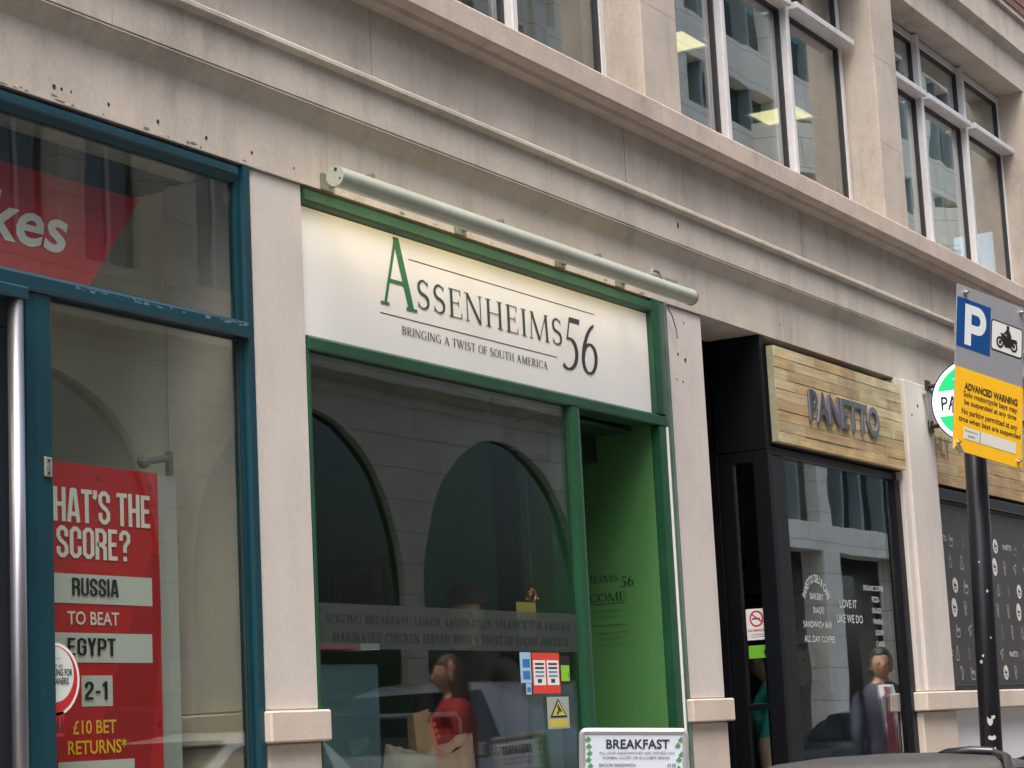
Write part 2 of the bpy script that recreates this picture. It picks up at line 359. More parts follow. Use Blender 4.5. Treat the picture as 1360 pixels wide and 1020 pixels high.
def card(name, P, w_, h, m, parent, r=FX, u=FZ, th=.002, lift=0.):
    r = Vector(r).normalized(); u = Vector(u).normalized(); n = r.cross(u); P = Vector(P)+n*lift
    vs = [P+r*a+u*b+n*c for c in (0, th) for a, b in ((0, 0), (w_, 0), (w_, h), (0, h))]
    return obj(name, vs, [(3, 2, 1, 0), (4, 5, 6, 7), (0, 1, 5, 4), (1, 2, 6, 5), (2, 3, 7, 6), (3, 0, 4, 7)], m, parent)
def disc(name, c, rx, ry, m, parent, r=FX, u=FZ, th=.002, n=28, inner=0.):
    r = Vector(r).normalized(); u = Vector(u).normalized(); nn = r.cross(u); c = Vector(c); vs = []; fs = []
    for k in (0, th):
        for j in range(n):
            a = 2*math.pi*j/n; vs.append(c+r*math.cos(a)*rx+u*math.sin(a)*ry+nn*k)
    if inner:
        for j in range(n):
            a = 2*math.pi*j/n; vs.append(c+r*math.cos(a)*rx*inner+u*math.sin(a)*ry*inner+nn*th)
        fs += [(n+j, n+(j+1) % n, 2*n+(j+1) % n, 2*n+j) for j in range(n)]
    else: fs.append(tuple(n+j for j in range(n)))
    fs += [(j, (j+1) % n, n+(j+1) % n, n+j) for j in range(n)]
    return obj(name, vs, fs, m, parent)
def poly(name, pts, O, r, u, m, parent, th=.001, lift=0.):
    """flat shape from a closed outline (star-free simple polygon)"""
    r = Vector(r).normalized(); u = Vector(u).normalized(); n = r.cross(u); O = Vector(O)
    from mathutils.geometry import tessellate_polygon
    tri = tessellate_polygon([[Vector((a, b, 0)) for a, b in pts]])
    vs = [O+r*a+u*b+n*(lift+th) for a, b in pts]; fs = []
    for t3 in tri:
        a, b, c = [Vector(pts[i]) for i in t3]
        fs.append(tuple(t3) if (b-a).cross(c-a) > 0 else tuple(t3)[::-1])
    return obj(name, vs, fs, m, parent)
# ================================================================== THE SETTING
GZ, RZ = 0.25, 0.13       # pavement and road level
PAVE = mat('paving', (.20, .19, .18), .85, nscale=20, var=.12, bump=.3, dirt=.3)
ROAD = mat('asphalt', (.05, .05, .052), .9, nscale=60, var=.2, bump=.5)
KERB = mat('granite_kerb', (.25, .245, .24), .8, nscale=60, var=.15)
box('ground', -150, 220, -150, 150, -.6, -.02, ROAD, kind='structure')
box('road', -60, 120, -9.0, -2.45, -.016, RZ, ROAD, kind='structure')
box('pavement', -60, 120, -2.30, 6, -.012, GZ, PAVE, kind='structure')
box('pavement', -60, 120, -16, -9.15, -.012, GZ, PAVE, kind='structure')
box('kerb', -60, 120, -2.45, -2.30, -.012, GZ+.006, KERB, kind='structure')
box('kerb', -60, 120, -9.15, -9.0, -.012, GZ+.006, KERB, kind='structure')
m_ = MB()
for k in range(30): m_.box(-20+k*3, -18.2+k*3, -5.76, -5.66, RZ+.001, RZ+.005)
m_.build('centre_line', mat('road_paint', (.7, .7, .68), .7, nscale=40, var=.1), kind='structure')

# ================================================================== THE STONE BUILDING
bld = thing('stone_office_building', 'pale limestone office building with moulded fascia above the row of shopfronts', 'building', (4, 0, GZ))
X0, X1 = -6.0, 22.0
def prof(name, pts, m, y_back=.32, x0=X0, x1=X1):
    p = list(pts)+[(y_back, pts[-1][1]), (y_back, pts[0][1])]
    return MB().prism(p, 0, x0, x1).build(name, m, bld)
prof('fascia', [(0, 3.55), (0, 3.784), (-.006, 3.792), (-.018, 3.805), (-.032, 3.822), (-.044, 3.838), (-.052, 3.846), (-.052, 3.8495), (-.034, 3.8505), (-.034, 3.8585)], STONE)
prof('frieze', [(-.048, 3.859), (-.050, 4.012), (-.074, 4.018), (-.082, 4.022), (-.082, 4.036), (-.070, 4.046), (-.040, 4.056), (-.022, 4.062), (-.018, 4.075), (-.018, 4.352)], STONE)
xx = X0; k = 0
while xx < X1:
    L_ = [1.46, 1.62, 1.38, 1.55][k % 4]; b = min(xx+L_, X1)
    MB().prism([(.32, 4.352), (-.085, 4.352), (-.092, 4.372), (-.135, 4.380), (-.142, 4.388), (-.142, 4.488), (-.134, 4.497), (.12, 4.515), (.32, 4.515)], 0, xx+.002, b-.002).build('sill_stone', SILL, bld)
    xx = b; k += 1
piers = [-3.98, -.62, 2.73, 9.23-3.335, 9.23, 12.58, 15.90, 19.25]
for i, px in enumerate(piers):
    wd = .41
    o = MB().box(px, px+wd, 0, .34, 4.49, 6.212, .004).build('upper_pier', STONE2, bld)
prof('lintel', [(0, 6.212), (0, 6.440), (-.014, 6.452), (-.04, 6.476), (-.052, 6.492), (-.052, 6.505), (-.03, 6.507), (-.03, 6.760), (-.055, 6.765), (-.055, 6.785), (0, 6.80)], STONE2, y_back=.5)
# brickwork above the stone, each brick laid on its own
BR = mat('brown_brick', (.165, .098, .075), .9, rnd=.3, nscale=50, var=.15, bump=.4)
MORT = mat('mortar', (.16, .14, .125), .95)
box('brick_backing', X0, X1, .012, .5, 6.803, 12.5, MORT, bld)
bme = None; n_br = 0
for row in range(9):
    z = 6.806+row*.075
    for c_ in range(13):
        x = 14.3+c_*.225+(row % 2)*.1125
        if bme is None:
            o = MB().box(x, x+.215, 0, .03, z, z+.065, .003).build('brick', BR, bld); bme = o.data
        else:
            o = bpy.data.objects.new('brick', bme); C.objects.link(o); o.parent = bld; o.location = Vector((x+.1075, .015+random.uniform(-.002, .002), z+.0325))-WL[bld.name]
# ground floor piers
def pier(x0, x1, y0=.012, cap=True, m=PIERP):
    MB().box(x0, x1, y0, .42, 1.615 if cap else GZ, 3.548, .005).build('pier', m, bld)
    if cap:
        MB().box(x0-.03, x1+.022, y0-.042, .40, 1.502, 1.613, .007).build('pier_cap', PIERB, bld)
        MB().box(x0-.004, x1+.004, y0-.006, .42, GZ+.001, 1.500, .006).build('pier_base', PIERB, bld)
pier(1.30, 1.70); pier(5.985, 6.292); pier(9.312, 9.732); pier(-2.1, -1.7)
# the right-hand pier stands a little proud and has a return beside the cafe sign
MB().box(12.47, 12.56, -.012, .16, 1.62, 3.548, .004).build('pier_return', PIERP, bld)
MB().box(12.56, 13.055, -.035, .16, 1.62, 3.548, .006).build('pier', PIERP, bld)
MB().box(12.45, 13.06, -.03, .16, GZ+.001, 1.498, .006).build('pier_base', PIERB, bld)
MB().box(12.42, 15.86, -.075, .16, 1.502, 1.617, .008).build('window_ledge', PIERB, bld)
MB().box(15.88, 16.30, -.03, .42, GZ+.001, 3.548, .006).build('pier', PIERP, bld)
box('plinth_wall', 13.062, 15.87, .02, .16, GZ+.001, 1.50, mat('white_render', (.62, .63, .66), .7, nscale=10, var=.05, dirt=.15), bld)
box('end_wall', 16.302, 22, .02, .42, GZ+.001, 3.548, PIERP, bld)
box('end_wall', -6, -2.102, .02, .42, GZ+.001, 3.548, PIERP, bld)
box('blank_panel', -1.698, 1.298, .05, .42, GZ+.001, 3.548, PIERP, bld)
# small holes and stains left by old fixings
for i, (x, z, r_) in enumerate([(4.95, 3.600, .010), (4.985, 3.600, .007), (5.03, 3.602, .005), (5.21, 3.602, .008), (5.46, 3.60, .009), (5.72, 3.60, .009), (5.98, 3.602, .008), (6.235, 3.598, .005), (4.69, 3.60, .010), (3.9, 3.61, .008), (4.3, 3.6, .007), (10.74, 3.64, .006), (9.6, 3.66, .006)]):
    disc('fixing_hole', (x, -.0005, z), r_*.75, r_*.85, HOLE, bld, th=.001, n=9)
for x, z, r_ in [(9.44, 3.31, .008), (9.52, 3.29, .011), (9.41, 3.18, .005), (9.48, 3.175, .006), (9.53, 3.48, .006), (12.78, 3.40, .012), (12.66, 3.33, .008)]:
    disc('fixing_hole', (x, .0115 if x < 10 else -.0355, z), r_, r_, HOLE, bld, th=.001, n=9)
disc('fixing_hole', (9.40, -.052 , 3.95), .008, .016, HOLE, bld, th=.001, n=9)
# hairline joints between the stone blocks and chips along the lower edge of the fascia
JT = mat('stone_joint', (.33, .29, .245), .95)
for i in range(12):
    x = -4.4+i*2.17
    for off, y, za, zb in ((0, -.0004, 3.552, 3.783), (.9, -.0487, 3.862, 4.008), (.3, -.0204, 4.08, 4.35)):
        box('mortar_joint', x+off, x+off+.0022, y-.0004, y+.01, za, zb, JT, bld)
for px in piers[2:7]:
    for z in (5.09, 5.66): box('mortar_joint', px, px+.41, -.0006, .01, z, z+.0025, JT, bld)
rc = random.Random(5); cm = MB(); cd = MB()
for i in range(70):
    x = rc.choice([rc.uniform(4.2, 5.4), rc.uniform(4.2, 6.2), rc.uniform(6.3, 9.3)]); z = 3.5515+rc.uniform(0, .018)*rc.random(); w_ = rc.uniform(.006, .028); h_ = rc.uniform(.002, .008)
    P_ = [(x+math.cos(a)*w_*rc.uniform(.5, 1), z+h_+math.sin(a)*h_*rc.uniform(.6, 1)) for a in [2*math.pi*k/7 for k in range(7)]]
    (cm if i % 2 else cd).add([(a, -.0006-.00005*(i % 5), b) for a, b in P_], [tuple(range(6, -1, -1))])
cm.build('edge_chips', mat('fresh_stone_chip', (.52, .47, .41), .95), bld, kind='stuff'); cd.build('edge_chips', mat('dirty_stone_chip', (.16, .135, .11), .95), bld, kind='stuff')
# ---- first floor windows
def upper_window(x0, x1, mull):
    z0, z1, zt = 4.5, 6.205, 5.775
    wn = MB().box(x0, x1, .205, .27, z1-.055, z1, .004)       # head
    wn.box(x0, x0+.045, .205, .27, z0, z1-.055, .003).box(x1-.05, x1, .205, .27, z0, z1-.055, .003).box(x0+.045, x1-.05, .205, .27, z0, z0+.06)
    w_ = wn.build('window', ALU, bld)
    edges = [x0+.045]+[v for m__ in mull for v in (m__, m__+.050)]+[x1-.05]
    for m__ in mull:
        MB().box(m__, m__+.050, .168, .262, z0+.01, z1-.002, .005).build('mullion', ALU, w_)
    for a, b in zip(edges[::2], edges[1::2]):
        last = abs(b-(x1-.05)) < .01
        MB().box(a+.001, b+(.035 if last else -.001),   .110 if last else .125, .262, zt-.045, zt, .006).build('transom', ALU, w_)
        for (za, zb) in ((z0+.06, zt-.045), (zt, z1-.055)):
            f = MB()
            for (p, q, r_, s) in ((a+.001, a+.020, za, zb), (b-.020, b-.001, za, zb), (a+.020, b-.020, za, za+.018), (a+.020, b-.020, zb-.018, zb)): f.box(p, q, .212, .245, r_, s)
            f.build('gasket', DGASK, w_)
            box('pane', a+.018, b-.018, .226, .234, za+.016, zb-.016, G_UP, w_)
for px in piers[:-1]:
    a = px+.41; b = a+2.925
    upper_window(a, b, [a+.965, a+1.925])
# office storey behind the windows
OFFW = mat('office_wall', (.12, .15, .14), .9); OFFC = mat('office_ceiling', (.16, .19, .18), .9)
box('office_floor', X0, X1, .42, 7, 4.25, 4.40, mat('office_carpet', (.05, .055, .06), .95), bld)
box('office_ceiling', X0, X1, .505, 7, 6.55, 6.62, OFFC, bld)
box('office_back_wall', X0, X1, 7.01, 7.1, 3.6, 12.5, OFFW, bld)
for px in (piers[2]+.1, piers[4]+.12):
    box('office_partition', px, px+.1, .345, 7.0, 4.402, 6.545, mat('partition', (.17, .19, .17), .9), bld)
LIT = mat('lit_ceiling_panel', (.9, .85, .6), .5, emit=(1., .84, .42), es=.55)
for (x, y) in ((13.9, 2.05), (16.22, 2.15), (8.2, 3.3), (19.5, 2.4), (5.0, 2.5)):
    t_ = thing('ceiling_light', {13.9: 'square yellow ceiling light just inside the tall window above the pale fascia',
        16.22: 'square yellow ceiling light farther back in the middle office', 8.2: 'yellow ceiling light deep in the left-hand office',
        19.5: 'yellow ceiling light in the right-hand office', 5.0: 'yellow ceiling light in the office above the betting shop'}[x], 'ceiling light', (x, y, 6.5), 'ceiling lights in the first floor offices')
    box('diffuser', x-.22, x+.22, y-.21, y+.21, 6.515, 6.535, LIT, t_)
    fr = MB()
    for a, b, c_, d in ((-.25, .25, -.24, -.21), (-.25, .25, .21, .24), (-.25, -.22, -.21, .21), (.22, .25, -.21, .21)): fr.box(x+a, x+b, y+c_, y+d, 6.505, 6.545)
    fr.build('frame', ALU, t_)
box('roof', X0, X1, .5, 7.1, 12.51, 12.7, MORT, bld)
# pale curtain inside the first window, and a blind in the last
for (x0, x1, lab) in ((7.15, 8.15, 'pale gathered curtain hanging inside the left office window'), (9.72, 9.98, 'narrow pale curtain at the left edge of the middle office window'), (14.2, 15.1, 'pale gathered curtain hanging inside the right office window')):
    m_ = MB(); n = 46; vs = []; fs = []
    for i in range(n+1):
        x = x0+(x1-x0)*i/n; y = .42+.03*math.sin(i*1.35)+.012*math.sin(i*.5)
        vs += [(x, y, 4.6), (x, y, 6.5), (x, y+.006, 6.5), (x, y+.006, 4.6)]
    for i in range(n):
        for j in range(4): fs.append((i*4+j, i*4+(j+1) % 4, (i+1)*4+(j+1) % 4, (i+1)*4+j))
    tag(obj('curtain', vs, fs, mat('curtain_cloth', (.40, .47, .47), .9), smooth=True), lab, 'curtain', 'office window curtains')
# floor slab and shop ceilings
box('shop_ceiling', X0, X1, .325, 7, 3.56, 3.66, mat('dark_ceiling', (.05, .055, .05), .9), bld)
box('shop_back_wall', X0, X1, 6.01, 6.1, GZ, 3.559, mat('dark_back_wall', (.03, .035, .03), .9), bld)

# ================================================================== BETTING SHOP FRONT
bet = thing('betting_shopfront', 'dark blue framed betting shop front with tall panes at the left', 'shopfront', (3.8, 0, GZ))
def bar(p, x0, x1, y0, y1, z0, z1, m, name='frame_bar', ch=.004): return MB().box(x0, x1, y0, y1, z0, z1, ch).build(name, m, p)
MB().prism([(.02, 3.478), (.008, 3.500), (.0, 3.504), (.0, 3.528), (.02, 3.545), (.05, 3.545), (.05, 3.478)], 0, 1.702, 5.898).build('top_rail', BLUE, bet)
MB().prism([(.055, 2.915), (-.006, 2.915), (-.012, 2.922), (-.012, 2.962), (.0, 2.972), (.03, 2.984), (.055, 2.984)], 0, 1.702, 5.925).build('transom', BLUE, bet)
MB().prism([(5.898, .050), (5.898, .018), (5.925, .018), (5.928, 0), (5.962, 0), (5.964, .050)], 2, GZ+.01, 3.547).build('right_post', BLUE, bet)
MB().box(5.966, 5.984, .022, .1, GZ+.01, 3.547, .002).build('sealing_strip', mat('grey_strip', (.33, .33, .32), .7), bet)
MB().prism([(4.815, .115), (4.815, .006), (4.852, .0), (4.886, .0), (4.918, .0), (4.918, .115)], 2, GZ+.01, 2.913).build('door_post', BLUE, bet)
bar(bet, 4.92, 5.896, .02, .12, GZ+.01, GZ+.12, BLUE, 'bottom_rail')
bar(bet, 1.704, 1.78, .0, .115, GZ+.01, 3.476, BLUE, 'left_post'); bar(bet, 2.95, 3.02, .0, .115, GZ+.01, 2.913, BLUE, 'door_post')
box('pane', 1.782, 5.896, .030, .038, 2.986, 3.476, G_BET, bet)
box('pane', 4.92, 5.896, .030, .038, GZ+.122, 2.913, G_BET, bet)
box('pane', 1.782, 2.948, .030, .038, GZ+.012, 2.913, G_SHOP, bet)
for z in (2.913, 2.982): pass
g_ = MB(); g_.box(4.92, 5.896, .023, .029, 2.904, 2.9125).box(5.891, 5.896, .023, .029, GZ+.122, 2.90).build('glazing_bead', DGASK, bet)
# the door
d_ = MB(); d_.box(3.03, 4.81, .05, .11, 2.80, 2.905, .004).box(4.70, 4.808, .05, .11, GZ+.02, 2.80, .004).box(3.03, 3.13, .05, .11, GZ+.02, 2.80, .004).box(3.13, 4.70, .05, .11, GZ+.02, GZ+.22, .004)
dr = d_.build('door', mat('door_dark', (.012, .016, .022), .4), bet)
box('pane', 3.132, 4.698, .076, .084, GZ+.222, 2.798, G_SHOP, dr)
MB().tube([(4.715, -.045, .55), (4.715, -.045, 2.872)], .0245, 18).build('pull_handle', STEEL, dr, smooth=True)
MB().box(4.60, 4.748, -.075, .05, 2.866, 2.905, .006).build('handle_bracket', BLUE, dr)
MB().box(4.60, 4.748, -.075, .05, .50, .55, .006).build('handle_bracket', BLUE, dr)
hp = MB().box(4.877, 4.910, -.008, -.0005, 2.343, 2.403, .002).build('lock_plate', mat('zinc', (.4, .38, .35), .4, metal=.6), bet)
for z in (2.353, 2.372, 2.392): disc('screw', (4.893, -.0085, z), .0045 if z != 2.372 else .008, .0045 if z != 2.372 else .008, HOLE if z != 2.372 else CHROME, hp, n=10)
# scuffs of pale paint along the transom
scf = MB()
for i in range(30):
    x = random.uniform(5.0, 5.9); scf.box(x, x+random.uniform(.006, .05), -.0128, -.0124, 2.950+random.uniform(-.002, .008), 2.953+random.uniform(0, .010))
scf.build('paint_scuffs', mat('scuff', (.07, .15, .19), .7), bet, kind='stuff')
BW = mat('betting_wall', (.78, .78, .66), .85, nscale=5, var=.04)
box('room_floor', 1.702, 6.20, .125, 6.0, GZ-.01, GZ+.008, mat('lino', (.12, .12, .12), .6), bet)
rw = box('side_wall', 6.06, 6.20, .125, 6.0, GZ+.01, 3.555, BW, bet)
for y in (.448, 1.3, 2.2): box('panel_joint', 6.0555, 6.0295, y, y+.006, GZ+.01, 3.55, mat('joint_dark', (.12, .12, .10), .9), bet)
box('side_wall', 1.702, 1.76, .125, 6.0, GZ+.01, 3.555, BW, bet)
box('room_wall', 1.77, 6.05, 3.0, 3.1, GZ+.01, 3.555, BW, bet)
# red hanging sign behind the transom pane
rs = thing('hanging_red_sign', 'red slanted hanging sign ending in white letters kes behind the upper left pane', 'sign', (4.6, .2, 3.0))
poly('panel', [(3.6, 3.383), (5.595, 3.388), (5.296, 3.000), (3.6, 3.000)], (0, .2, 0), FX, FZ, REDP, rs)
poly('panel_back', [(3.6, 3.383), (5.595, 3.388), (5.296, 3.000), (3.6, 3.000)], (0, .215, 0), FX, FZ, DREDP, rs)
text('lettering', 'kes', WHITEP, rs, (4.835, .199, 3.125), .39, .165, style='sans', bold=.02, italic=.22)
# the score poster
ps = thing('score_poster', 'tall red betting poster reading WHATS THE SCORE behind the lower left pane', 'poster', (5.2, .15, .9))
card('board', (4.86, .156, .9), .74, 1.525, REDP, ps, th=.003, lift=0)
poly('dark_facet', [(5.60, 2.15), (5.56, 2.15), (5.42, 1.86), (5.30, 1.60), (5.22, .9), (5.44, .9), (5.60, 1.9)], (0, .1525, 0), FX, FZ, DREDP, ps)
Y_ = .1515
def ptx(body, x, z, w_, h, m, bold=.02, style='sans'): return text('lettering', body, m, ps, (x, Y_, z), w_, h, bold=bold, style=style)
ptx("WHAT'S THE", 4.995, 2.233, .558, .112, WHITEP, style='block'); ptx('SCORE?', 5.095, 2.118, .355, .102, WHITEP, style='block')
for (x, z, w_, h) in ((4.86, 1.974, .697, .094), (4.86, 1.786, .692, .094), (5.203, 1.647, .147, .098), (5.09, 1.38, .36, .096)):
    card('white_strip', (x, Y_+.0008, z), w_, h, CARDW, ps, th=.0012)
Y_ = .1495
ptx('RUSSIA', 5.162, 1.998, .224, .058, BLACKT, style='block'); ptx('EGYPT', 5.137, 1.808, .229, .057, BLACKT, style='block'); ptx('2-1', 5.214, 1.668, .108, .058, BLACKT, style='block')
Y_ = .1515
ptx('TO BEAT', 5.141, 1.906, .246, .043, WHITEP, .012); ptx('\u00a310 BET', 5.158, 1.560, .205, .044, YELP, .014); ptx('RETURNS*', 5.134, 1.497, .278, .046, YELP, .014)
for x, z in ((5.30, 2.385), (5.56, 2.375), (5.58, 1.585), (5.33, 1.60)): disc('pin', (x, .1525, z), .009, .009, mat('pin', (.2, .02, .02), .5), ps, n=10)
bp = thing('poster_backing_board', 'pale grey narrow board standing right behind the red score poster', 'board', (5.7, .25, .9))
box('board', 5.45, 5.785, .225, .24, .9, 2.435, mat('grey_board', (.34, .38, .39), .7), bp)
hk = MB().tube([(5.62, .22, 2.475), (5.74, .22, 2.495)], .012, 8).box(5.742, 5.762, .215, .235, 2.437, 2.52).sphere((5.61, .22, 2.473), .024, 10, 6).build('hook', mat('dark_steel', (.12, .13, .13), .5), bp)
# small badge on the glass
bd = thing('round_badge_sticker', 'round red and white sticker reading LOOKING FOR CLEANERS low on the left pane', 'sticker', (4.98, .055, 1.6))
disc('outer_ring', (4.945, .0295, 1.728), .112, .112, WHITEP, bd, th=.0006); disc('red_ring', (4.945, .0288, 1.728), .102, .102, REDP, bd, th=.0006); disc('face', (4.945, .0281, 1.742), .085, .085, mat('sticker_face', (.55, .62, .58), .6), bd, th=.0006)
text('lettering', 'WE ARE', DARKT, bd, (4.935, .0272, 1.763), .045, .010); text('lettering', 'LOOKING FOR', BLACKT, bd, (4.899, .0272, 1.738), .122, .021, bold=.02); text('lettering', 'CLEANERS', BLACKT, bd, (4.913, .0272, 1.712), .092, .020, bold=.02)
text('lettering', 'betting jobs', REDP, bd, (4.935, .0272, 1.788), .038, .006)
for i in range(2): card('print_line', (4.900, .0272, 1.695-i*.009), .05, .002, DARKT, bd, th=.0003)
lf = thing('red_flyer', 'small red flyer with dark figures under the round sticker', 'flyer', (4.98, .055, 1.5))
card('sheet', (4.800, .0295, 1.555), .185, .075, mat('flyer_red', (.42, .02, .02), .5), lf, th=.0006)
for i, x in enumerate((4.915, 4.935, 4.955, 4.975)):
    poly('figure', [(x-.009, 1.566), (x-.006, 1.59), (x-.003, 1.612), (x, 1.62), (x+.003, 1.612), (x+.007, 1.59), (x+.009, 1.566)], (0, .0288, 0), FX, FZ, mat('figure_dark', (.09, .01, .012), .6), lf)
for i in range(2): card('print_line', (4.880, .0285, 1.560-.0+i*.005), .055, .0025, WHITEP, lf, th=.0003)

# ================================================================== SANDWICH SHOP FRONT
gs = thing('green_shopfront', 'green framed sandwich shop front with open doorway at its right', 'shopfront', (7.7, 0, GZ))
MB().prism([(.035, 3.478), (.008, 3.486), (.0, 3.495), (.0, 3.532), (.03, 3.547), (.12, 3.547), (.12, 3.478)], 0, 6.296, 9.150).build('top_rail', GREEN, gs)
MB().prism([(.12, 2.926), (.004, 2.926), (-.004, 2.932), (-.004, 2.968), (.01, 2.980), (.12, 2.980)], 0, 6.296, 9.246).build('sign_rail', GREEN, gs)
MB().prism([(9.152, .12), (9.152, .004), (9.170, .0), (9.215, -.003), (9.245, 0), (9.248, .12)], 2, 2.982, 3.547).build('right_post', GREEN, gs)
bar(gs, 9.165, 9.232, .0, .050, GZ+.01, 2.924, GREEN, 'door_jamb'); bar(gs, 9.234, 9.246, -.006, .02, GZ+.01, 2.922, WHITEL, 'door_seal', .001)
bar(gs, 9.250, 9.285, .004, .10, GZ+.01, 3.545, GREYG, 'trunking'); bar(gs, 9.287, 9.310, -.004, .09, GZ+.01, 3.545, GREYG, 'trunking')
MB().prism([(8.275, .13), (8.275, .012), (8.292, .0), (8.335, -.002), (8.365, .006), (8.372, .13)], 2, GZ+.01, 2.924).build('mullion', GREEN, gs)
bar(gs, 6.294, 6.312, .01, .12, GZ+.01, 2.924, GREEN, 'left_post', .002)
bar(gs, 6.314, 8.273, .01, .12, GZ+.01, GZ+.35, GREEN, 'bottom_rail')
box('pane', 6.314, 8.273, .028, .036, GZ+.352, 2.924, G_SHOP, gs)
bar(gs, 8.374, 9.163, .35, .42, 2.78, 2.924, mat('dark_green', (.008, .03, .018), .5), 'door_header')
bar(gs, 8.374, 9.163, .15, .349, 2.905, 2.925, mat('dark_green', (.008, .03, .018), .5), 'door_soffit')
WALLG = mat('green_wall', (.055, .175, .048), .6, nscale=8, var=.05)
wl = box('side_wall', 9.166, 9.29, .051, .80, GZ+.01, 3.55, WALLG, gs)
box('column', 9.13, 9.29, .802, .93, GZ+.01, 3.55, mat('dark_column', (.010, .022, .016), .5), gs)
WALLD = mat('deep_green_wall', (.045, .19, .065), .7, nscale=8, var=.08)
box('side_wall', 9.150, 9.29, .932, 4.2, GZ+.01, 3.55, WALLD, gs)
box('side_wall', 6.204, 6.29, .125, 4.2, GZ+.01, 3.55, WALLD, gs)
box('room_wall', 6.292, 9.148, 4.1, 4.2, GZ+.01, 3.55, WALLD, gs)
box('room_floor', 6.292, 9.148, .17, 4.09, GZ-.01, GZ+.008, mat('lino', (.12, .12, .12), .6), gs)
RW, = (Vector((0, -1, 0)),)
text('lettering', 'ASSENHEIMS', BLACKT, wl, (9.165, .640, 2.195), .365, .034, r=RW, style='serif', T=.10)
text('lettering', '56', BLACKT, wl, (9.165, .262, 2.165), .072, .048, r=RW, style='serif', T=.15)
text('lettering', 'WELCOME', BLACKT, wl, (9.165, .585, 2.100), .345, .042, r=RW, style='serif', T=.11)
card('print_line', (9.165, .43, 2.088), .185, .0028, DARKT, wl, r=RW, th=.0004); card('print_line', (9.165, .43, 1.985), .185, .0028, DARKT, wl, r=RW, th=.0004)
MIDG = mat('mid_green_print', (.02, .07, .02), .7)
for i, (b, w_) in enumerate((('OUR OPENING', .15), ('HOURS ARE', .12))): text('lettering', b, MIDG, wl, (9.165, .415, 2.048-i*.028), w_, .011, r=RW)
for i, (b, w_) in enumerate((('Please order', .17), ('at the till', .12), ('thank you', .15))): text('lettering', b, MIDG, wl, (9.165, .40, 1.945-i*.028), w_, .011, r=RW)
pc = thing('framed_picture', 'dark framed picture hanging on the deep green wall inside the sandwich shop', 'picture', (9.14, 1.78, 2.2))
box('picture_frame', 9.132, 9.148, 1.60, 1.95, 2.14, 2.42, mat('frame_wood', (.05, .035, .025), .5), pc); box('mount', 9.128, 9.131, 1.625, 1.925, 2.165, 2.395, mat('mount', (.12, .13, .11), .8), pc); box('print', 9.125, 9.127, 1.675, 1.875, 2.20, 2.36, mat('photo_print', (.02, .025, .022), .5, nscale=30, var=.5), pc)

# the white name sign, lit from outside by the tube lamp above
sg = thing('name_sign', 'long white ASSENHEIMS56 shop sign in the green frame', 'sign', (7.7, .03, 2.98))
box('panel', 6.314, 9.150, .032, .11, 2.982, 3.476, ASIGN, sg)
GB = mat('dark_green_print', (.020, .060, .045), .6)
YS = .0315
text('lettering', 'A', GREENT, sg, (6.825, YS, 3.180), .262, .287, style='serif', T=.135, t=.05)
text('lettering', 'SSENHEIMS', GB, sg, (7.095, YS, 3.200), 1.19, .123, style='serif', T=.105, t=.035, sp_=.10)
tx = text('lettering', '56', DARKT, sg, (8.295, YS, 3.098), .33, .248, style='serif', T=.125, t=.04)
for v in tx.data.vertices: v.co.x += v.co.z*.16
text('lettering', 'BRINGING A TWIST OF SOUTH AMERICA', DARKT, sg, (6.97, YS, 3.075), 1.17, .036, style='serif', T=.14, t=.055, sp_=.09)
card('rule', (7.04, YS, 3.391), 1.57, .0035, DARKT, sg, th=.0005); card('rule', (6.82, YS, 3.1415), 1.41, .0035, DARKT, sg, th=.0005)
# tube lamp over the sign
tb = thing('sign_lamp_tube', 'long grey green tubular lamp trough mounted above the white sign', 'sign lamp', (7.7, -.2, 3.5))
TX0, TX1, TY, TZ, TR = 6.222, 9.175, -.200, 3.528, .038
vs = []; fs = []; n = 26; a0, a1 = R(-62), R(242)     # open slot underneath, towards the sign
MB().tube([(TX0, TY, TZ), (TX1, TY, TZ)], TR, 30, cap=False).build('tube', TUBE, tb, smooth=True)
MB().tube([(TX0-.012, TY, TZ), (TX0, TY, TZ)], TR+.001, 24).build('end_cap', TUBE, tb)
MB().tube([(TX1, TY, TZ), (TX1+.012, TY, TZ), (TX1+.02, TY, TZ)], [TR+.002, TR+.002, TR*.8], 24).build('end_cap', TUBED, tb, smooth=True)
disc('cap_hole', (TX0-.0125, TY-.004, TZ+.024), .007, .007, HOLE, tb, r=(0, -1, 0), n=10, th=.0008); disc('cap_screw', (TX0-.0125, TY-.022, TZ-.012), .004, .004, HOLE, tb, r=(0, -1, 0), n=8, th=.0008)
for x in (6.42, 7.37, 8.22, 8.80):
    b_ = MB().tube([(x, TY+.01, TZ+.038), (x+.01, TY+.06, TZ+.062), (x+.02, -.002, TZ+.060)], .008, 8)
    b_.tube([(x+.05, TY+.0, TZ+.038), (x+.04, TY+.05, TZ+.055), (x+.03, -.002, TZ+.035)], .006, 8)
    b_.box(x-.02, x+.06, -.012, -.001, TZ+.02, TZ+.085, .002).box(x+.03, x+.045, TY-.005, TY+.03, TZ+.036, TZ+.058)
    b_.build('bracket', TUBED, tb)
b_ = MB().tube([(8.80, TY+.02, TZ+.05), (8.84, TY+.03, TZ+.085), (8.88, TY+.02, TZ+.080), (8.90, TY+.01, TZ+.045)], .008, 8); b_.box(8.90, 9.02, TY-.01, TY+.02, TZ+.040, TZ+.052).build('cable_gland', TUBED, tb)
MB().tube([(6.26+i*.06, TY+.012, TZ+.0405+.001*math.sin(i*.8)) for i in range(48)], .0035, 6).build('cable', TUBED, tb)
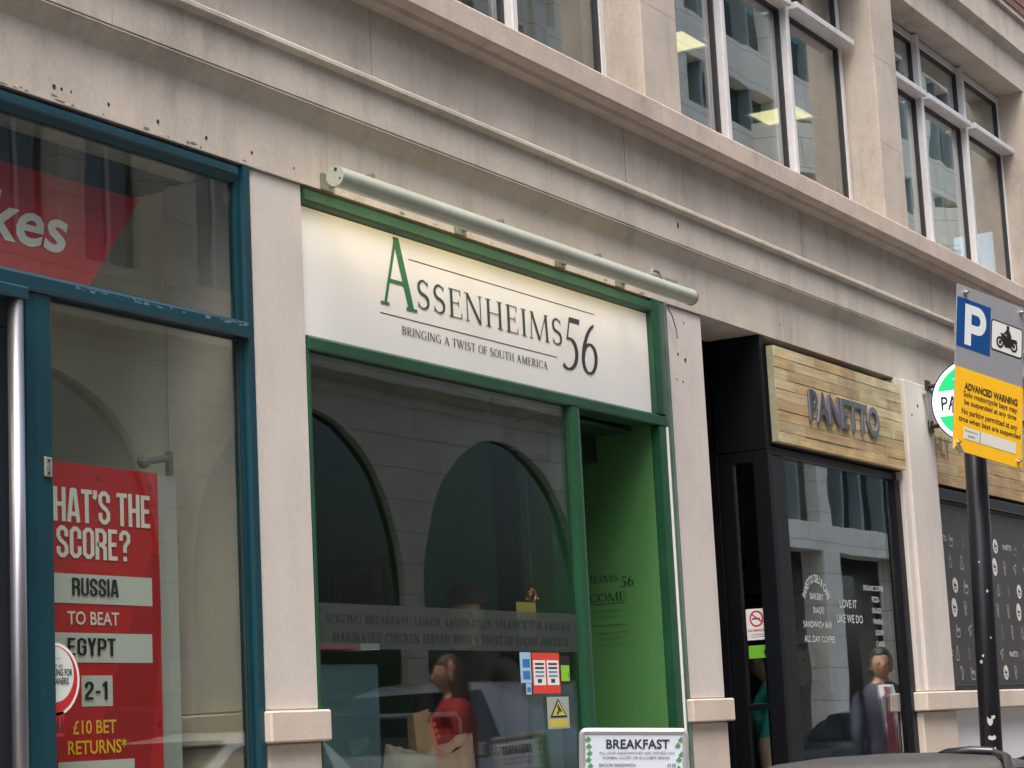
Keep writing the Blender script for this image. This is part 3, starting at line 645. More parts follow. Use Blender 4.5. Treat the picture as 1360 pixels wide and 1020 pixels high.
MB().tube([(9.27, -.02, 3.535), (9.31, -.012, 3.52), (9.36, -.008, 3.49), (9.40, -.006, 3.43), (9.41, -.006, 3.38)], .0035, 6).build('loose_cable', TUBED, tb)
box('lamp_lens', TX0+.15, TX1-.15, TY+TR+.0005, TY+TR+.006, TZ-.010, TZ+.006, mat('lamp_lens', (.9, .8, .5), .4, emit=(1, .82, .40), es=1.0), tb)
for i in range(4):
    ld = bpy.data.lights.new('sign_lamp', 'AREA'); ld.shape = 'RECTANGLE'; ld.size = .62; ld.size_y = .02; ld.energy = [.14, .14, .10, .07][i]; ld.color = (1, .78, .32)
    lo = bpy.data.objects.new('sign_lamp', ld); C.objects.link(lo); lo.location = (6.72+.70*i, TY+TR+.012, TZ-.012)
    dirn = Vector((0, .23, -.20)).normalized(); lo.rotation_euler = (-dirn).to_track_quat('Z', 'Y').to_euler(); 
    lo.rotation_euler = Matrix(((1, 0, 0), (0, dirn.z*-1*-1, 0), (0, 0, 1))).to_euler() if False else lo.rotation_euler
    q = Matrix.Identity(3); zc = -dirn; xc = Vector((1, 0, 0)); yc = zc.cross(xc); 
    for a in range(3): q[a][0], q[a][1], q[a][2] = xc[a], yc[a], zc[a]
    lo.rotation_euler = q.to_euler()
# ---- print and stickers on the sandwich shop glass
bn = thing('frosted_window_band', 'frosted band with SERVING BREAKFAST lettering across the sandwich shop pane', 'window sticker', (7.3, .05, 1.83))
box('film', 6.318, 8.270, .0260, .0268, 1.832, 1.998, G_FROST, bn)
text('lettering', 'SERVING BREAKFAST, LUNCH, SANDWICHES, SALADS & OUR FAMOUS', BLACKT, bn, (6.375, .0252, 1.922), 1.83, .036, style='serif', T=.115, t=.05, sp_=.12)
text('lettering', 'MARINATED CHICKEN SERVED WITH A TWIST OF SOUTH AMERICA', BLACKT, bn, (6.41, .0252, 1.858), 1.77, .036, style='serif', T=.115, t=.05, sp_=.12)
def sticker(name, label, cat, x, z, w_, h, m, y=.0265):
    t_ = thing(name, label, cat, (x+w_/2, y, z)); card('sheet', (x, y, z), w_, h, m, t_, th=.0006); return t_
Yk = .0260
s1 = sticker('blue_notice', 'narrow blue and white notice stuck left of the red ratings notice', 'notice', 7.760, 1.70, .090, .128, mat('pale_blue', (.30, .48, .62), .5))
for z in (1.765, 1.715): card('block', (7.780, Yk-.0003, z), .06, .035, mat('mid_blue', (.03, .16, .42), .5), s1, th=.0003)
s1b = sticker('blue_slip', 'small blue slip stuck below the narrow blue notice', 'notice', 7.800, 1.652, .045, .046, mat('pale_blue', (.30, .48, .62), .5))
card('block', (7.808, Yk-.0003, 1.662), .03, .02, mat('mid_blue', (.03, .16, .42), .5), s1b, th=.0003)
s2 = sticker('red_notice', 'red notice with two white tables of small print on the pane', 'notice', 7.860, 1.655, .235, .172, mat('notice_red', (.62, .05, .03), .5))
for x in (7.870, 7.985):
    card('white_table', (x, Yk-.0003, 1.69), .10, .105, WHITEP, s2, th=.0003)
    for i in range(4): card('print_row', (x+.012, Yk-.0007, 1.775-i*.017), .076, .009, DARKT if i < 2 else mat('print_blue', (.15, .25, .35), .5), s2, th=.0003)
    card('print_dot', (x+.03, Yk-.0007, 1.70), .035, .016, DARKT, s2, th=.0003)
s3 = sticker('green_rating_sticker', 'black and lime green hygiene rating sticker beside the red notice', 'sticker', 8.100, 1.70, .088, .115, BLACKT)
card('green_panel', (8.106, Yk-.0003, 1.706), .074, .068, mat('lime', (.22, .52, .03), .5), s3, th=.0003); text('lettering', '5', BLACKT, s3, (8.163, Yk-.0006, 1.722), .010, .018)
s4 = sticker('warning_notice', 'faded yellow triangle warning notice low on the sandwich shop pane', 'notice', 7.970, 1.505, .19, .135, mat('faded_card', (.30, .34, .30), .6))
poly('triangle', [(7.990, 1.553), (8.140, 1.553), (8.065, 1.632)], (0, Yk-.0004, 0), FX, FZ, BLACKT, s4); poly('triangle_face', [(8.007, 1.560), (8.123, 1.560), (8.065, 1.622)], (0, Yk-.0014, 0), FX, FZ, mat('warn_yellow', (.48, .42, .07), .5), s4)
poly('slipping_figure', [(8.043, 1.567), (8.061, 1.584), (8.051, 1.602), (8.061, 1.610), (8.075, 1.592), (8.091, 1.580), (8.085, 1.574), (8.073, 1.582), (8.057, 1.564)], (0, Yk-.0024, 0), FX, FZ, BLACKT, s4)
card('caption', (7.985, Yk-.0004, 1.512), .16, .034, mat('warn_yellow', (.48, .42, .07), .5), s4, th=.0003)
s5 = sticker('yellow_card', 'dim yellow paper card taped inside the pane above the notices', 'notice', 7.775, 1.965, .165, .075, mat('dim_yellow', (.30, .25, .05), .6), y=.040)
s6 = sticker('white_card', 'dim white paper card taped under the yellow card', 'notice', 7.785, 1.885, .145, .066, mat('dim_white', (.26, .28, .25), .6), y=.040)
ob = thing('hanging_ornament', 'small tangled copper ornament hanging above the yellow card', 'ornament', (7.96, .09, 2.04))
for i in range(7):
    a = i*.9; MB().tube([(8.0+.03*math.cos(a), .09+.02*math.sin(a*2), 2.075+.022*math.sin(a)), (8.0+.034*math.cos(a+.8), .09, 2.075+.03*math.sin(a+.8)), (8.0+.02*math.cos(a+1.8), .085, 2.075+.03*math.sin(a+1.8))], .005, 6).build('strand', mat('copper', (.35, .14, .05), .4, metal=.5), ob, smooth=True)
MB().tube([(8.0, .09, 2.10), (8.0, .09, 2.9)], .0015, 5).build('cord', DARKT, ob)
# ---- glass display counter, bag, sacks behind the pane
dc = thing('display_counter', 'bluish glass display counter standing inside the sandwich shop window', 'display counter', (7.6, .75, GZ+.01))
MB().box(6.75, 7.40, .50, 1.15, GZ+.012, 1.30, .01).build('base', mat('counter_base', (.12, .16, .17), .4), dc)
MB().box(6.75, 7.40, .50, .506, 1.302, 1.80).build('front_pane', G_CASE, dc); MB().box(6.75, 7.40, .507, 1.15, 1.796, 1.806).build('top_pane', G_CASE, dc); MB().box(7.394, 7.40, .507, 1.15, 1.302, 1.795).build('side_pane', G_CASE, dc)
for z in (1.42, 1.60): box('shelf', 6.76, 7.39, .51, 1.14, z, z+.008, mat('shelf_steel', (.4, .43, .44), .4), dc)
FOODC = [(.35, .12, .04), (.05, .18, .32), (.40, .32, .06), (.30, .05, .04), (.10, .22, .06)]
k = 0
for zz in (1.304, 1.429, 1.609):
    for i in range(5):
        x = 6.86+i*.115; k += 1
        t_ = MB().sphere((x, .66+.05*(i % 2), zz+.035), (.045, .06, .034), 12, 8).build('sandwich_pack', mat('food%d' % (k % 5), FOODC[k % 5], .6), smooth=True)
        tag(t_, '%s wrapped food pack on the %s of the bluish glass display counter' % (['rust brown', 'blue', 'yellow', 'red', 'green'][k % 5], ['floor', 'middle shelf', 'top shelf'][(k-1)//5]), 'food pack', 'food packs in the display counter')
hb_ = thing('red_canopy_shelf', 'narrow red and white header strip above the display counter', 'shelf header', (6.9, .5, 1.85))
box('red_header', 6.90, 7.22, .46, .56, 1.862, 1.887, REDP, hb_); box('white_header', 7.222, 7.36, .46, .56, 1.862, 1.887, WHITEP, hb_)
def sack(x0, x1, y, z0, zt, name, lab, cat, m):
    n = 20; vs = []; fs = []; rows = 9
    for j in range(rows+1):
        for i in range(2*n):
            a = 2*math.pi*i/(2*n); cx, rx = (x0+x1)/2, (x1-x0)/2; u = math.cos(a)
            top = zt-.055*(1-abs(u)**1.7)+.03*(u > .3)*u
            z = z0+(top-z0)*j/rows; bul = 1-.10*(j/rows)**2+.02*math.sin(a*5+j)
            vs.append((cx+rx*u*bul, y+.12*math.sin(a)*bul*(1 if j < rows else .7), z+(.004*math.sin(a*7+j*2)))); vs[-1] = (vs[-1][0]+random.uniform(-.006, .006), vs[-1][1]+random.uniform(-.008, .008), vs[-1][2]+random.uniform(-.006, .006))
    N = 2*n
    for j in range(rows):
        for i in range(N): fs.append((j*N+i, j*N+(i+1) % N, (j+1)*N+(i+1) % N, (j+1)*N+i))
    fs.append(tuple(range(N-1, -1, -1)))
    b = len(vs)                                   # a folded hem turned inwards
    for i in range(N):
        p = vs[rows*N+i]; cx = (x0+x1)/2; vs.append((cx+(p[0]-cx)*.93, y+(p[1]-y)*.75, p[2]-.05))
    for i in range(N): fs.append((rows*N+i, rows*N+(i+1) % N, b+(i+1) % N, b+i))
    return tag(obj(name, vs, fs, m, smooth=True), lab, cat)
SACKM = mat('sackcloth', (.20, .19, .145), .9, bump=.5, nscale=60, var=.15)
sack(7.15, 7.83, .32, GZ+.012, 1.475, 'cloth_sack', 'open cream sackcloth bag with sagging rim behind the sandwich shop pane', 'sack', SACKM)
tf = thing('folding_rail', 'dark tubular rail standing behind the cream sack', 'rail', (7.5, .5, GZ+.01))
MB().tube([(7.32, .52, GZ+.012), (7.32, .52, 1.575), (7.36, .52, 1.59), (8.02, .52, 1.59), (8.05, .52, 1.56), (8.05, .52, GZ+.012)], .012, 8).build('rail', mat('rail_grey', (.14, .15, .16), .4, metal=.4), tf, smooth=True)
box('rail_panel', 7.34, 8.03, .515, .525, .9, 1.50, mat('navy_panel', (.012, .016, .03), .5), tf)
pb = thing('paper_bag', 'brown paper bread bag with red print standing in the cream sack', 'paper bag', (7.43, .28, 1.4))
m_ = MB(); P0 = [(7.365, .28, 1.24), (7.50, .25, 1.24), (7.515, .30, 1.24), (7.38, .33, 1.24)]; P1 = [(7.30, .27, 1.592), (7.385, .25, 1.610), (7.43, .30, 1.590), (7.33, .32, 1.58)]
pts = P0+[((a[0]+b[0])/2+dx, (a[1]+b[1])/2, (a[2]+b[2])/2) for (a, b, dx) in zip(P0, P1, (.0, .02, .015, -.01))]+P1
m_.add(pts, [(i+4*j, (i+1) % 4+4*j, (i+1) % 4+4*(j+1), i+4*(j+1)) for j in range(2) for i in range(4)])
PAPER = mat('kraft_paper', (.36, .23, .13), .8, bump=.3, nscale=30, var=.1)
m_.build('bag_body', PAPER, pb, smooth=False)
for (a, z) in ((7.375, 1.565), (7.40, 1.54), (7.415, 1.515), (7.43, 1.49)): poly('printed_mark', [(a, z), (a+.03, z-.006), (a+.038, z+.012), (a+.012, z+.018)], (0, .249, 0), FX, FZ, mat('red_ink', (.40, .06, .03), .7), pb)

# ---- menu stand on the pavement (frame, poster, base)
ab = thing('menu_stand', 'silver framed BREAKFAST menu stand in front of the green doorway', 'menu stand', (8.11, -.31, GZ+.006))
ar = Vector((.234, -.397, -.0235)).normalized(); aw = .4666; au0 = Vector((-.02, -.012, 1)).normalized(); au = (au0-ar*au0.dot(ar)).normalized(); an = ar.cross(au)
A0 = Vector((8.0817, -.0620, 1.5029))-au*1.20
def ap(a, b, c=0): return A0+ar*a+au*b+an*c
def rounded(w_, h, rd, n=6):
    P = []
    for cx, cz, s in ((w_-rd, h-rd, 0), (rd, h-rd, 90), (rd, rd, 180), (w_-rd, rd, 270)):
        for i in range(n+1): a = R(s+90*i/n); P.append((cx+rd*math.cos(a), cz+rd*math.sin(a)))
    return P
def frame_ring(name, w_, h, th, depth, rd, m, parent, fn, off=(0, 0)):
    o = rounded(w_, h, rd); i_ = [(min(max(x, th), w_-th), min(max(z, th), h-th)) for x, z in o]; n = len(o); vs = []; fs = []
    mid = [((a[0]+b[0])/2, (a[1]+b[1])/2) for a, b in zip(o, i_)]
    for (L_, c) in ((o, -depth), (o, 0), (mid, .006), (i_, 0), (i_, -depth)): vs += [fn(x+off[0], z+off[1], c) for x, z in L_]
    for k in range(5):
        for j in range(n): fs.append((k*n+j, k*n+(j+1) % n, ((k+1) % 5)*n+(j+1) % n, ((k+1) % 5)*n+j))
    return obj(name, vs, fs, m, parent)
ALUF = mat('silver_frame', (.42, .43, .42), .35, metal=.5)
frame_ring('frame', aw, .70, .026, .022, .030, ALUF, ab, ap, (0, .50))
def acard(name, a, b, w_, h, m, c=0): return card(name, ap(a, b, c), w_, h, m, ab, r=ar, u=au, th=.0008)
acard('poster_sheet', .022, .524, aw-.044, .652, mat('poster_paper', (.47, .53, .62), .4), -.004)
def atext(b_, a, z, w_, h, m=BLACKT, bold=.01): return text('lettering', b_, m, ab, ap(a, z, -.002), w_, h, r=ar, u=au, bold=bold)
H_ = 1.20
atext('BREAKFAST', .115, H_-.087, .27, .040, BLACKT, .02); GT = mat('grey_print', (.13, .14, .16), .6)
atext('ALL OUR SANDWICHES ARE SERVED ON', .085, H_-.110, .32, .011, GT); atext('NORMAL SLICED OR BLOOMER BREAD', .10, H_-.130, .285, .011, GT)
menu = [('BACON SANDWICH', '\u00a33.00'), ('SAUSAGE SANDWICH', '\u00a33.00'), ('EGG SANDWICH', '\u00a32.50'), ('BACON & EGG', '\u00a33.50'), ('PORRIDGE', '\u00a32.00'), ('TOAST', '\u00a31.00')]
for i, (a, b_) in enumerate(menu): atext(a, .085, H_-.162-i*.024, .011*len(a), .013, DARKT); atext(b_, .375, H_-.162-i*.024, .036, .013, DARKT)
LEAF = mat('leaf_print', (.05, .20, .05), .6)
for sx in (0, 1):
    for i in range(7):
        a = .040 if not sx else aw-.040; z = H_-.055-i*.03+random.uniform(-.006, .006); a += random.uniform(-.008, .008)
        poly('printed_leaf', [(0, 0), (.009, .003), (.015, .011), (.009, .015), (.003, .024), (-.006, .013), (-.011, .009), (-.006, .003)] , ap(a, z, -.0008-.0001*i), ar, au, LEAF, ab, th=.0003)
MB().add([ap(a, b, c) for c in (-.02, -.008) for a, b in ((.18, 0), (.28, 0), (.28, .52), (.18, .52))], [(3, 2, 1, 0), (4, 5, 6, 7), (0, 1, 5, 4), (1, 2, 6, 5), (2, 3, 7, 6), (3, 0, 4, 7)]).build('post', ALUF, ab)
MB().box(8.02, 8.39, -.46, -.10, GZ+.007, GZ+.035, .008).build('base', ALUF, ab)

# ================================================================== CAFE FRONT
cf = thing('black_cafe_shopfront', 'black framed cafe front with recessed entrance beside the planked sign', 'shopfront', (11.4, 0, GZ))
bar(cf, 10.452, 10.505, .008, .32, 2.925, 3.546, BLACKF, 'screen_head')
bar(cf, 10.452, 10.508, .004, .095, GZ+.01, 2.923, BLACKF, 'screen_post'); bar(cf, 10.455, 10.50, .215, .30, GZ+.01, 2.923, BLACKF, 'screen_post')
bar(cf, 10.452, 10.500, .302, 1.25, 2.55, 3.546, BLACKF, 'recess_lining'); bar(cf, 10.452, 10.500, .302, 1.25, GZ+.01, 2.548, BLACKF, 'recess_lining')
bar(cf, 10.454, 10.50, .0965, .2135, 2.86, 2.922, BLACKF, 'screen_rail'); bar(cf, 10.454, 10.50, .0965, .2135, 1.55, 1.585, BLACKF, 'screen_rail'); bar(cf, 10.454, 10.50, .0965, .2135, GZ+.01, .7, BLACKF, 'screen_rail')
box('screen_pane', 10.474, 10.480, .096, .214, .702, 2.858, G_PAN, cf)
bar(cf, 9.734, 10.45, 1.2, 1.25, GZ+.01, 3.546, BLACKF, 'entrance_door')
bar(cf, 9.734, 9.76, .43, 1.198, GZ+.01, 3.546, BLACKF, 'recess_lining')
bar(cf, 10.51, 12.468, .03, .14, 2.905, 2.955, BLACKS, 'window_head')
bar(cf, 10.51, 10.71, .02, .13, GZ+.01, 2.903, BLACKS, 'window_post')
MB().prism([(12.355, .13), (12.355, .03), (12.37, .010), (12.462, .010), (12.465, .13)], 2, GZ+.01, 2.903).build('window_post', BLACKF, cf)
bar(cf, 10.712, 12.353, .03, .13, GZ+.01, GZ+.35, BLACKS, 'bottom_rail')
box('pane', 10.712, 12.353, .045, .053, GZ+.352, 2.903, G_PAN, cf)
box('back_panel', 10.51, 12.46, .10, .14, 2.957, 3.546, BLACKF, cf)
# screen stickers
def sidecard(t_, y, z, w_, h, m, lift=0): return card('sheet', (10.4735, y, z), w_, h, m, t_, r=RW, th=.0004, lift=lift)
t_ = thing('no_smoking_sticker', 'white no smoking notice with red ring on the dark entrance screen', 'notice', (10.474, .15, 1.92))
sidecard(t_, .202, 1.918, .118, .165, WHITEP); disc('ring', (10.4732, .143, 2.030), .040, .044, REDP, t_, r=RW, th=.0004, inner=.78); card('bar', (10.4730, .172, 2.052), .075, .008, REDP, t_, r=(0, -1, -.75), u=(0, -.75, 1), th=.0004)
card('cigarette', (10.4731, .168, 2.026), .045, .008, BLACKT, t_, r=RW, th=.0003); text('lettering', 'NO SMOKING', REDP, t_, (10.4732, .193, 1.962), .098, .014, r=RW, bold=.02)
for i in range(2): card('print_line', (10.4731, .18, 1.944-i*.012), .075, .004, GT, t_, r=RW, th=.0003)
t_ = thing('green_hygiene_sticker', 'bright green hygiene sticker under the no smoking notice', 'sticker', (10.474, .15, 1.82))
sidecard(t_, .200, 1.822, .122, .068, mat('bright_green', (.13, .42, .03), .5)); disc('number_disc', (10.4732, .100, 1.850), .012, .018, BLACKT, t_, r=RW, th=.0003, n=14)
t_ = thing('blue_window_label', 'small blue and white label at the lower left of the cafe pane', 'label', (10.69, .08, 1.6))
card('sheet', (10.66, .0445, 1.60), .07, .055, WHITEP, t_, th=.0005); card('blue_label', (10.665, .0445, 1.49), .06, .10, mat('mid_blue', (.03, .16, .42), .5), t_, th=.0005); card('white_band', (10.675, .0438, 1.50), .04, .02, WHITEP, t_, th=.0005)
# window lettering
WL_ = thing('window_lettering', 'white vinyl lettering listing the menu on the cafe pane', 'window lettering', (11.3, .08, 1.9))
VIN = mat('white_vinyl', (.45, .48, .47), .6)
Yv = .0440
text('lettering', 'PANETTO DELI & CAFE', VIN, WL_, (10.83, Yv, 2.235), .50, .046, bold=.02, arc=(.175, 2.2))
for b_, x, z, w_, h in (('BAKERY', 10.99, 2.140, .19, .036), ('SNACKS', 11.02, 2.065, .16, .036), ('SANDWICH BAR', 10.87, 1.985, .41, .036), ('ALL DAY COFFEE', 10.87, 1.905, .44, .036),
                        ('LOVE IT', 11.42, 2.105, .26, .048), ('LIKE WE DO', 11.36, 2.020, .40, .048),
                        ('ORGANIC COFFEE', 11.80, 2.215, .33, .032), ('PIZZA', 11.93, 2.150, .12, .032), ('SALADS', 11.92, 2.085, .15, .032), ('PANINI', 11.93, 2.02, .14, .032), ('SOUPS', 11.95, 1.955, .13, .032), ('CAKES', 11.95, 1.89, .13, .032)):
    text('lettering', b_, VIN, WL_, (x, Yv, z), w_, h, bold=.012)
# cafe interior
CW_ = mat('cafe_wall', (.5, .5, .45), .8)
box('room_wall', 10.52, 15.9, 4.3, 4.4, GZ, 3.559, CW_, cf); box('side_wall', 15.92, 16.0, .425, 4.5, GZ+.01, 3.555, CW_, cf)
box('room_floor', 10.52, 15.9, .17, 4.29, GZ-.01, GZ+.008, mat('cafe_floor', (.40, .36, .30), .5), cf)
for i, (x, y) in enumerate(((11.9, 1.9), (13.3, 2.5), (14.6, 2.2))):
    pl = thing('pendant_lamp', ['black dome pendant lamp nearest the cafe entrance', 'black dome pendant lamp in the middle of the cafe', 'black dome pendant lamp deepest in the cafe'][i], 'pendant lamp', (x, y, 2.6))
    MB().tube([(x, y, 2.86), (x, y, 3.55)], .006, 6).build('cord', BLACKF, pl); MB().tube([(x, y, 2.62), (x, y, 2.70), (x, y, 2.80), (x, y, 2.86)], [.18, .15, .07, .03], 20, cap=False).build('shade', BLACKS, pl, smooth=True)
ct = thing('cafe_counter', 'dark cafe counter with pale top deep inside the cafe', 'counter', (13.4, 1.6, GZ+.01))
box('body', 12.3, 15.2, 1.9, 2.5, GZ+.012, 1.30, mat('counter_dark', (.03, .03, .035), .5), ct); box('top', 12.25, 15.25, 1.85, 2.55, 1.302, 1.34, mat('counter_top', (.42, .36, .26), .5), ct)
for i in range(2):
    wf = thing('wall_frame', ['small framed print on the cafe wall, left one', 'small framed print on the cafe wall, right one'][i], 'picture', (15.9, 2.0+i*.5, 2.2)); box('picture_frame', 15.89, 15.915, 2.0+i*.5, 2.25+i*.5, 2.2, 2.5, BLACKF, wf); box('print', 15.883, 15.889, 2.03+i*.5, 2.22+i*.5, 2.23, 2.47, mat('print_tone', (.3, .3, .25), .7), wf)

# planked sign boards
def planked(parent, x0, x1, z0, z1, y0, y1, rows, seed):
    rr = random.Random(seed); h = (z1-z0)/rows; mesh = {}
    for r_ in range(rows):
        x = x0; z = z0+r_*h; first = rr.uniform(.15, .6)
        while x < x1-.01:
            L_ = first if x == x0 else rr.choice([.45, .62, .8]); b = min(x+L_, x1)
            if x1-b < .12: b = x1
            f_ = r_/rows; m = WOODR if rr.random() < (.5 if f_ < .4 else .12) else (WOODP if rr.random() < .55+.3*f_ else WOOD)
            d = rr.uniform(0, .004)
            MB().box(x+.0012, b-.0012, y0+d, y1, z+.001, z+h-.001, .0015).build('plank', m, parent); x = b
ps_ = thing('planked_cafe_sign', 'warm timber plank sign reading PANETTO over the cafe window', 'sign', (11.5, -.02, 2.96))
planked(ps_, 10.515, 12.462, 2.965, 3.492, -.045, -.004, 9, 3)
box('end_board', 10.509, 10.5145, -.040, -.004, 2.967, 3.490, mat('weathered_end', (.24, .24, .16), .7, nscale=20, var=.2), ps_)
box('sign_backing', 10.512, 12.464, -.003, .099, 2.96, 3.495, BLACKF, ps_)
DARKL = mat('charcoal_letter', (.035, .035, .05), .4)
# raised built-up letters with pale edges
vsf = sans('PANETTO', .02)
def built_letters(body, x, z, w_, h, y, depth, m_face, m_side, parent):
    vs, fs = sans(body, .022)
    x0 = min(v[0] for v in vs); x1 = max(v[0] for v in vs); y0_ = min(v[1] for v in vs); y1_ = max(v[1] for v in vs)
    bm = bmesh.new(); bv = [bm.verts.new((x+(a-x0)/(x1-x0)*w_, y, z+(b-y0_)/(y1_-y0_)*h)) for a, b in vs]
    for f in fs:
        try: bm.faces.new([bv[i] for i in f])
        except ValueError: pass
    bmesh.ops.remove_doubles(bm, verts=bm.verts, dist=.0002)
    front = list(bm.faces); r_ = bmesh.ops.extrude_face_region(bm, geom=front)
    nv = [g for g in r_['geom'] if isinstance(g, bmesh.types.BMVert)]
    for v in nv: v.co.y -= depth
    nf = set(g for g in r_['geom'] if isinstance(g, bmesh.types.BMFace))
    bm.verts.index_update(); V = [v.co.copy() for v in bm.verts]; F = []; K = []
    for f in bm.faces: F.append([v.index for v in f.verts]); K.append(0 if f in nf else 1)
    bm.free(); return obj('lettering', V, F, None, parent, mats=[m_face, m_side], mi=K)
built_letters('PANETTO', 10.945, 3.120, 1.07, .180, -.049, .010, DARKL, mat('letter_edge', (.15, .15, .20), .35), ps_)
p2 = thing('planked_fascia_sign', 'pale timber plank fascia lettered ESHLY right of the round hanging sign', 'sign', (14.5, .02, 2.95))
planked(p2, 13.058, 15.86, 2.945, 3.545, .02, .06, 8, 9)
text('lettering', 'ESHLY', mat('burnt_letter', (.16, .12, .07), .7), p2, (13.07, .0180, 3.135), .42, .13, bold=.0)

# fourth bay: dark printed window film
vw = thing('vinyl_covered_window', 'dark printed film window with rows of small white food drawings', 'window', (14.5, .05, 1.62))
box('film_panel', 13.06, 15.86, .05, .06, 1.66, 2.83, mat('charcoal_film', (.042, .040, .038), .32, nscale=3, var=.15), vw)
bar(vw, 13.058, 15.86, .0, .11, 2.845, 2.915, BLACKS, 'head_bar'); bar(vw, 13.058, 15.86, .02, .11, 2.832, 2.843, DGASK, 'head_gasket', .001)
bar(vw, 13.058, 15.86, .0, .11, 1.6185, 1.658, BLACKS, 'bottom_bar')
ICW = mat('chalk_white', (.55, .55, .53), .7); ICG = mat('chalk_grey', (.36, .36, .35), .7); ICD = mat('chalk_faint', (.18, .18, .17), .7)
def icon(kind, x, z, s, m, parent):
    Yi = .0495
    def tb_(pts, r_=.0035, close=True):
        pts = [(x+a*s, Yi, z+b*s) for a, b in pts]; 
        if close: pts = pts+[pts[0]]
        vs = []; fs = []
        for i in range(len(pts)-1):
            p, q = Vector(pts[i]), Vector(pts[i+1]); d = (q-p).normalized(); nn = Vector((d.z, 0, -d.x))*r_; b = len(vs)
            vs += [p-nn, q-nn, q+nn, p+nn]; fs.append((b+3, b+2, b+1, b))
        return obj('drawing', vs, fs, m, parent)
    if kind == 'bottle': return tb_([(-.12, .5), (.12, .5), (.12, .15), (.3, -.2), (.3, -.5), (-.3, -.5), (-.3, -.2), (-.12, .15)])
    elif kind == 'cup': return tb_([(-.5, .1), (-.35, .45), (-.2, .1), (.45, .1), (.35, -.5), (-.4, -.5), (-.5, .1), (0, -.1), (.4, .0)])
    elif kind == 'slice': return tb_([(-.4, .1), (.5, .45), (.1, -.5), (.0, -.05)])
    elif kind == 'cone': return tb_([(-.3, .5), (.1, .5), (.3, .2), (.2, .0), (-.25, .0), (-.3, .5), (.0, -.1), (.2, -.5), (-.05, -.5), (-.2, .0)])
    elif kind == 'roll': return tb_([(-.5, -.3), (-.3, -.5), (.5, .3), (.3, .5)])
    elif kind == 'croissant': return tb_([(-.3, .5), (.2, .4), (.4, 0), (.25, -.45), (-.1, -.5), (.1, -.1), (-.05, .2)])
    elif kind == 'pear': return tb_([(0, .5), (.15, .2), (.35, -.2), (.1, -.5), (-.25, -.4), (-.3, -.1), (-.1, .2)])
ic = ['cup', 'slice', 'bottle', 'cone', 'pear', 'roll', 'croissant']
rows_ = [(2.735, -1), (2.625, 0), (2.505, 1), (2.39, 2), (2.275, 1), (2.16, 3), (2.045, 4), (1.93, 2), (1.815, 3), (1.735, 1)]
for ri, z in enumerate([2.76, 2.60, 2.455, 2.30, 2.155, 2.01, 1.86, 1.735]):
    for ci in range(12):
        x = 13.18+ci*.228+(.05 if ri % 2 else 0); k = (ri*3+ci*5+ri*ci) % 9
        if ri == 0: icon(ic[k % 7], x, z, .075, ICD, vw); continue
        if ri in (1, 6) and ci % 6 == 0: text('lettering', 'PANETTO', ICW, vw, (x-.06, .0488, z-.018), .19, .038, bold=.01); continue
        if (ri*2+ci) % 6 == (1 if ri % 2 else 3):
            d_ = disc('oval_badge', (x+.01, .0494, z), .052, .062 if (ri+ci) % 2 else .05, ICW, vw, th=.0005, n=20)
            icon('cup' if ci % 2 else 'cone', x+.01, z, .05, DARKT, vw).location.y -= .001; continue
        icon(ic[k % 7], x, z, .085, ICG if (ri+ci*2) % 5 else ICD, vw)

# ---- round hanging sign on its bracket
rsg = thing('round_hanging_sign', 'round lit green and white projecting cafe sign on black bracket arms', 'sign', (13.0, -.33, 3.14))
cz, cyy, rr_ = 3.415, -.345, .272
XS = 12.93
def rdisc(name, rad, m, x, z0=-1, z1=1, inner=0.):
    """part of a disc, cut between two heights (fractions of rad), facing -X"""
    pts = []
    n = 40
    P = [(math.cos(2*math.pi*i/n)*rad, math.sin(2*math.pi*i/n)*rad) for i in range(n)]
    P = [(a, min(max(b, z0*rr_), z1*rr_)) for a, b in P]
    Q = []
    for p in P:
        if not Q or (abs(p[0]-Q[-1][0])+abs(p[1]-Q[-1][1])) > 1e-4: Q.append(p)
    return poly(name, Q, (x, cyy, cz), RW, FZ, m, rsg, th=.0)
NAVY = mat('navy_rim', (.01, .015, .10), .4)
MB().tube([(XS, cyy, cz), (XS+.10, cyy, cz)], rr_, 56).build('case', NAVY, rsg)
LW_ = mat('lit_white', (.8, .82, .85), .4, emit=(.85, .92, 1.0), es=.42); LG_ = mat('lit_green', (.01, .30, .10), .4, emit=(.005, .42, .14), es=.40)
disc('white_face', (XS-.001, cyy, cz), rr_*.965, rr_*.965, LW_, rsg, r=RW, n=56, th=.001)
def cap_poly(rad, zlow, sgn, x, m):
    a0_ = math.asin(zlow/rad); n = 22; Q = [(math.cos(a0_+(math.pi-2*a0_)*i/n)*rad, sgn*math.sin(a0_+(math.pi-2*a0_)*i/n)*rad) for i in range(n+1)]
    return poly('green_segment', Q, (x, cyy, cz), RW, FZ, m, rsg, th=0)
cap_poly(rr_*.87, .080, 1, XS-.003, LG_); cap_poly(rr_*.87, .080, -1, XS-.003, LG_)
text('lettering', 'PANETTO', mat('sign_navy_letter', (.01, .01, .03), .5), rsg, (XS-.003, cyy+.205, cz-.045), .42, .090, r=RW, bold=.02)
for s in (1, -1):
    for ang in (118, 92, 66):
        a = R(ang); n = 6; vs = []; fs = []
        for i in range(n+1):
            b = a-.17+.34*i/n
            for q in (.66, .69): vs.append((XS-.0045, cyy-math.cos(b)*rr_*q, cz+s*math.sin(b)*rr_*q))
        for i in range(n): fs.append((i*2, i*2+1, i*2+3, i*2+2))
        obj('white_dash', vs, fs, LW_, rsg)
BRK = mat('bracket_black', (.02, .022, .02), .5)
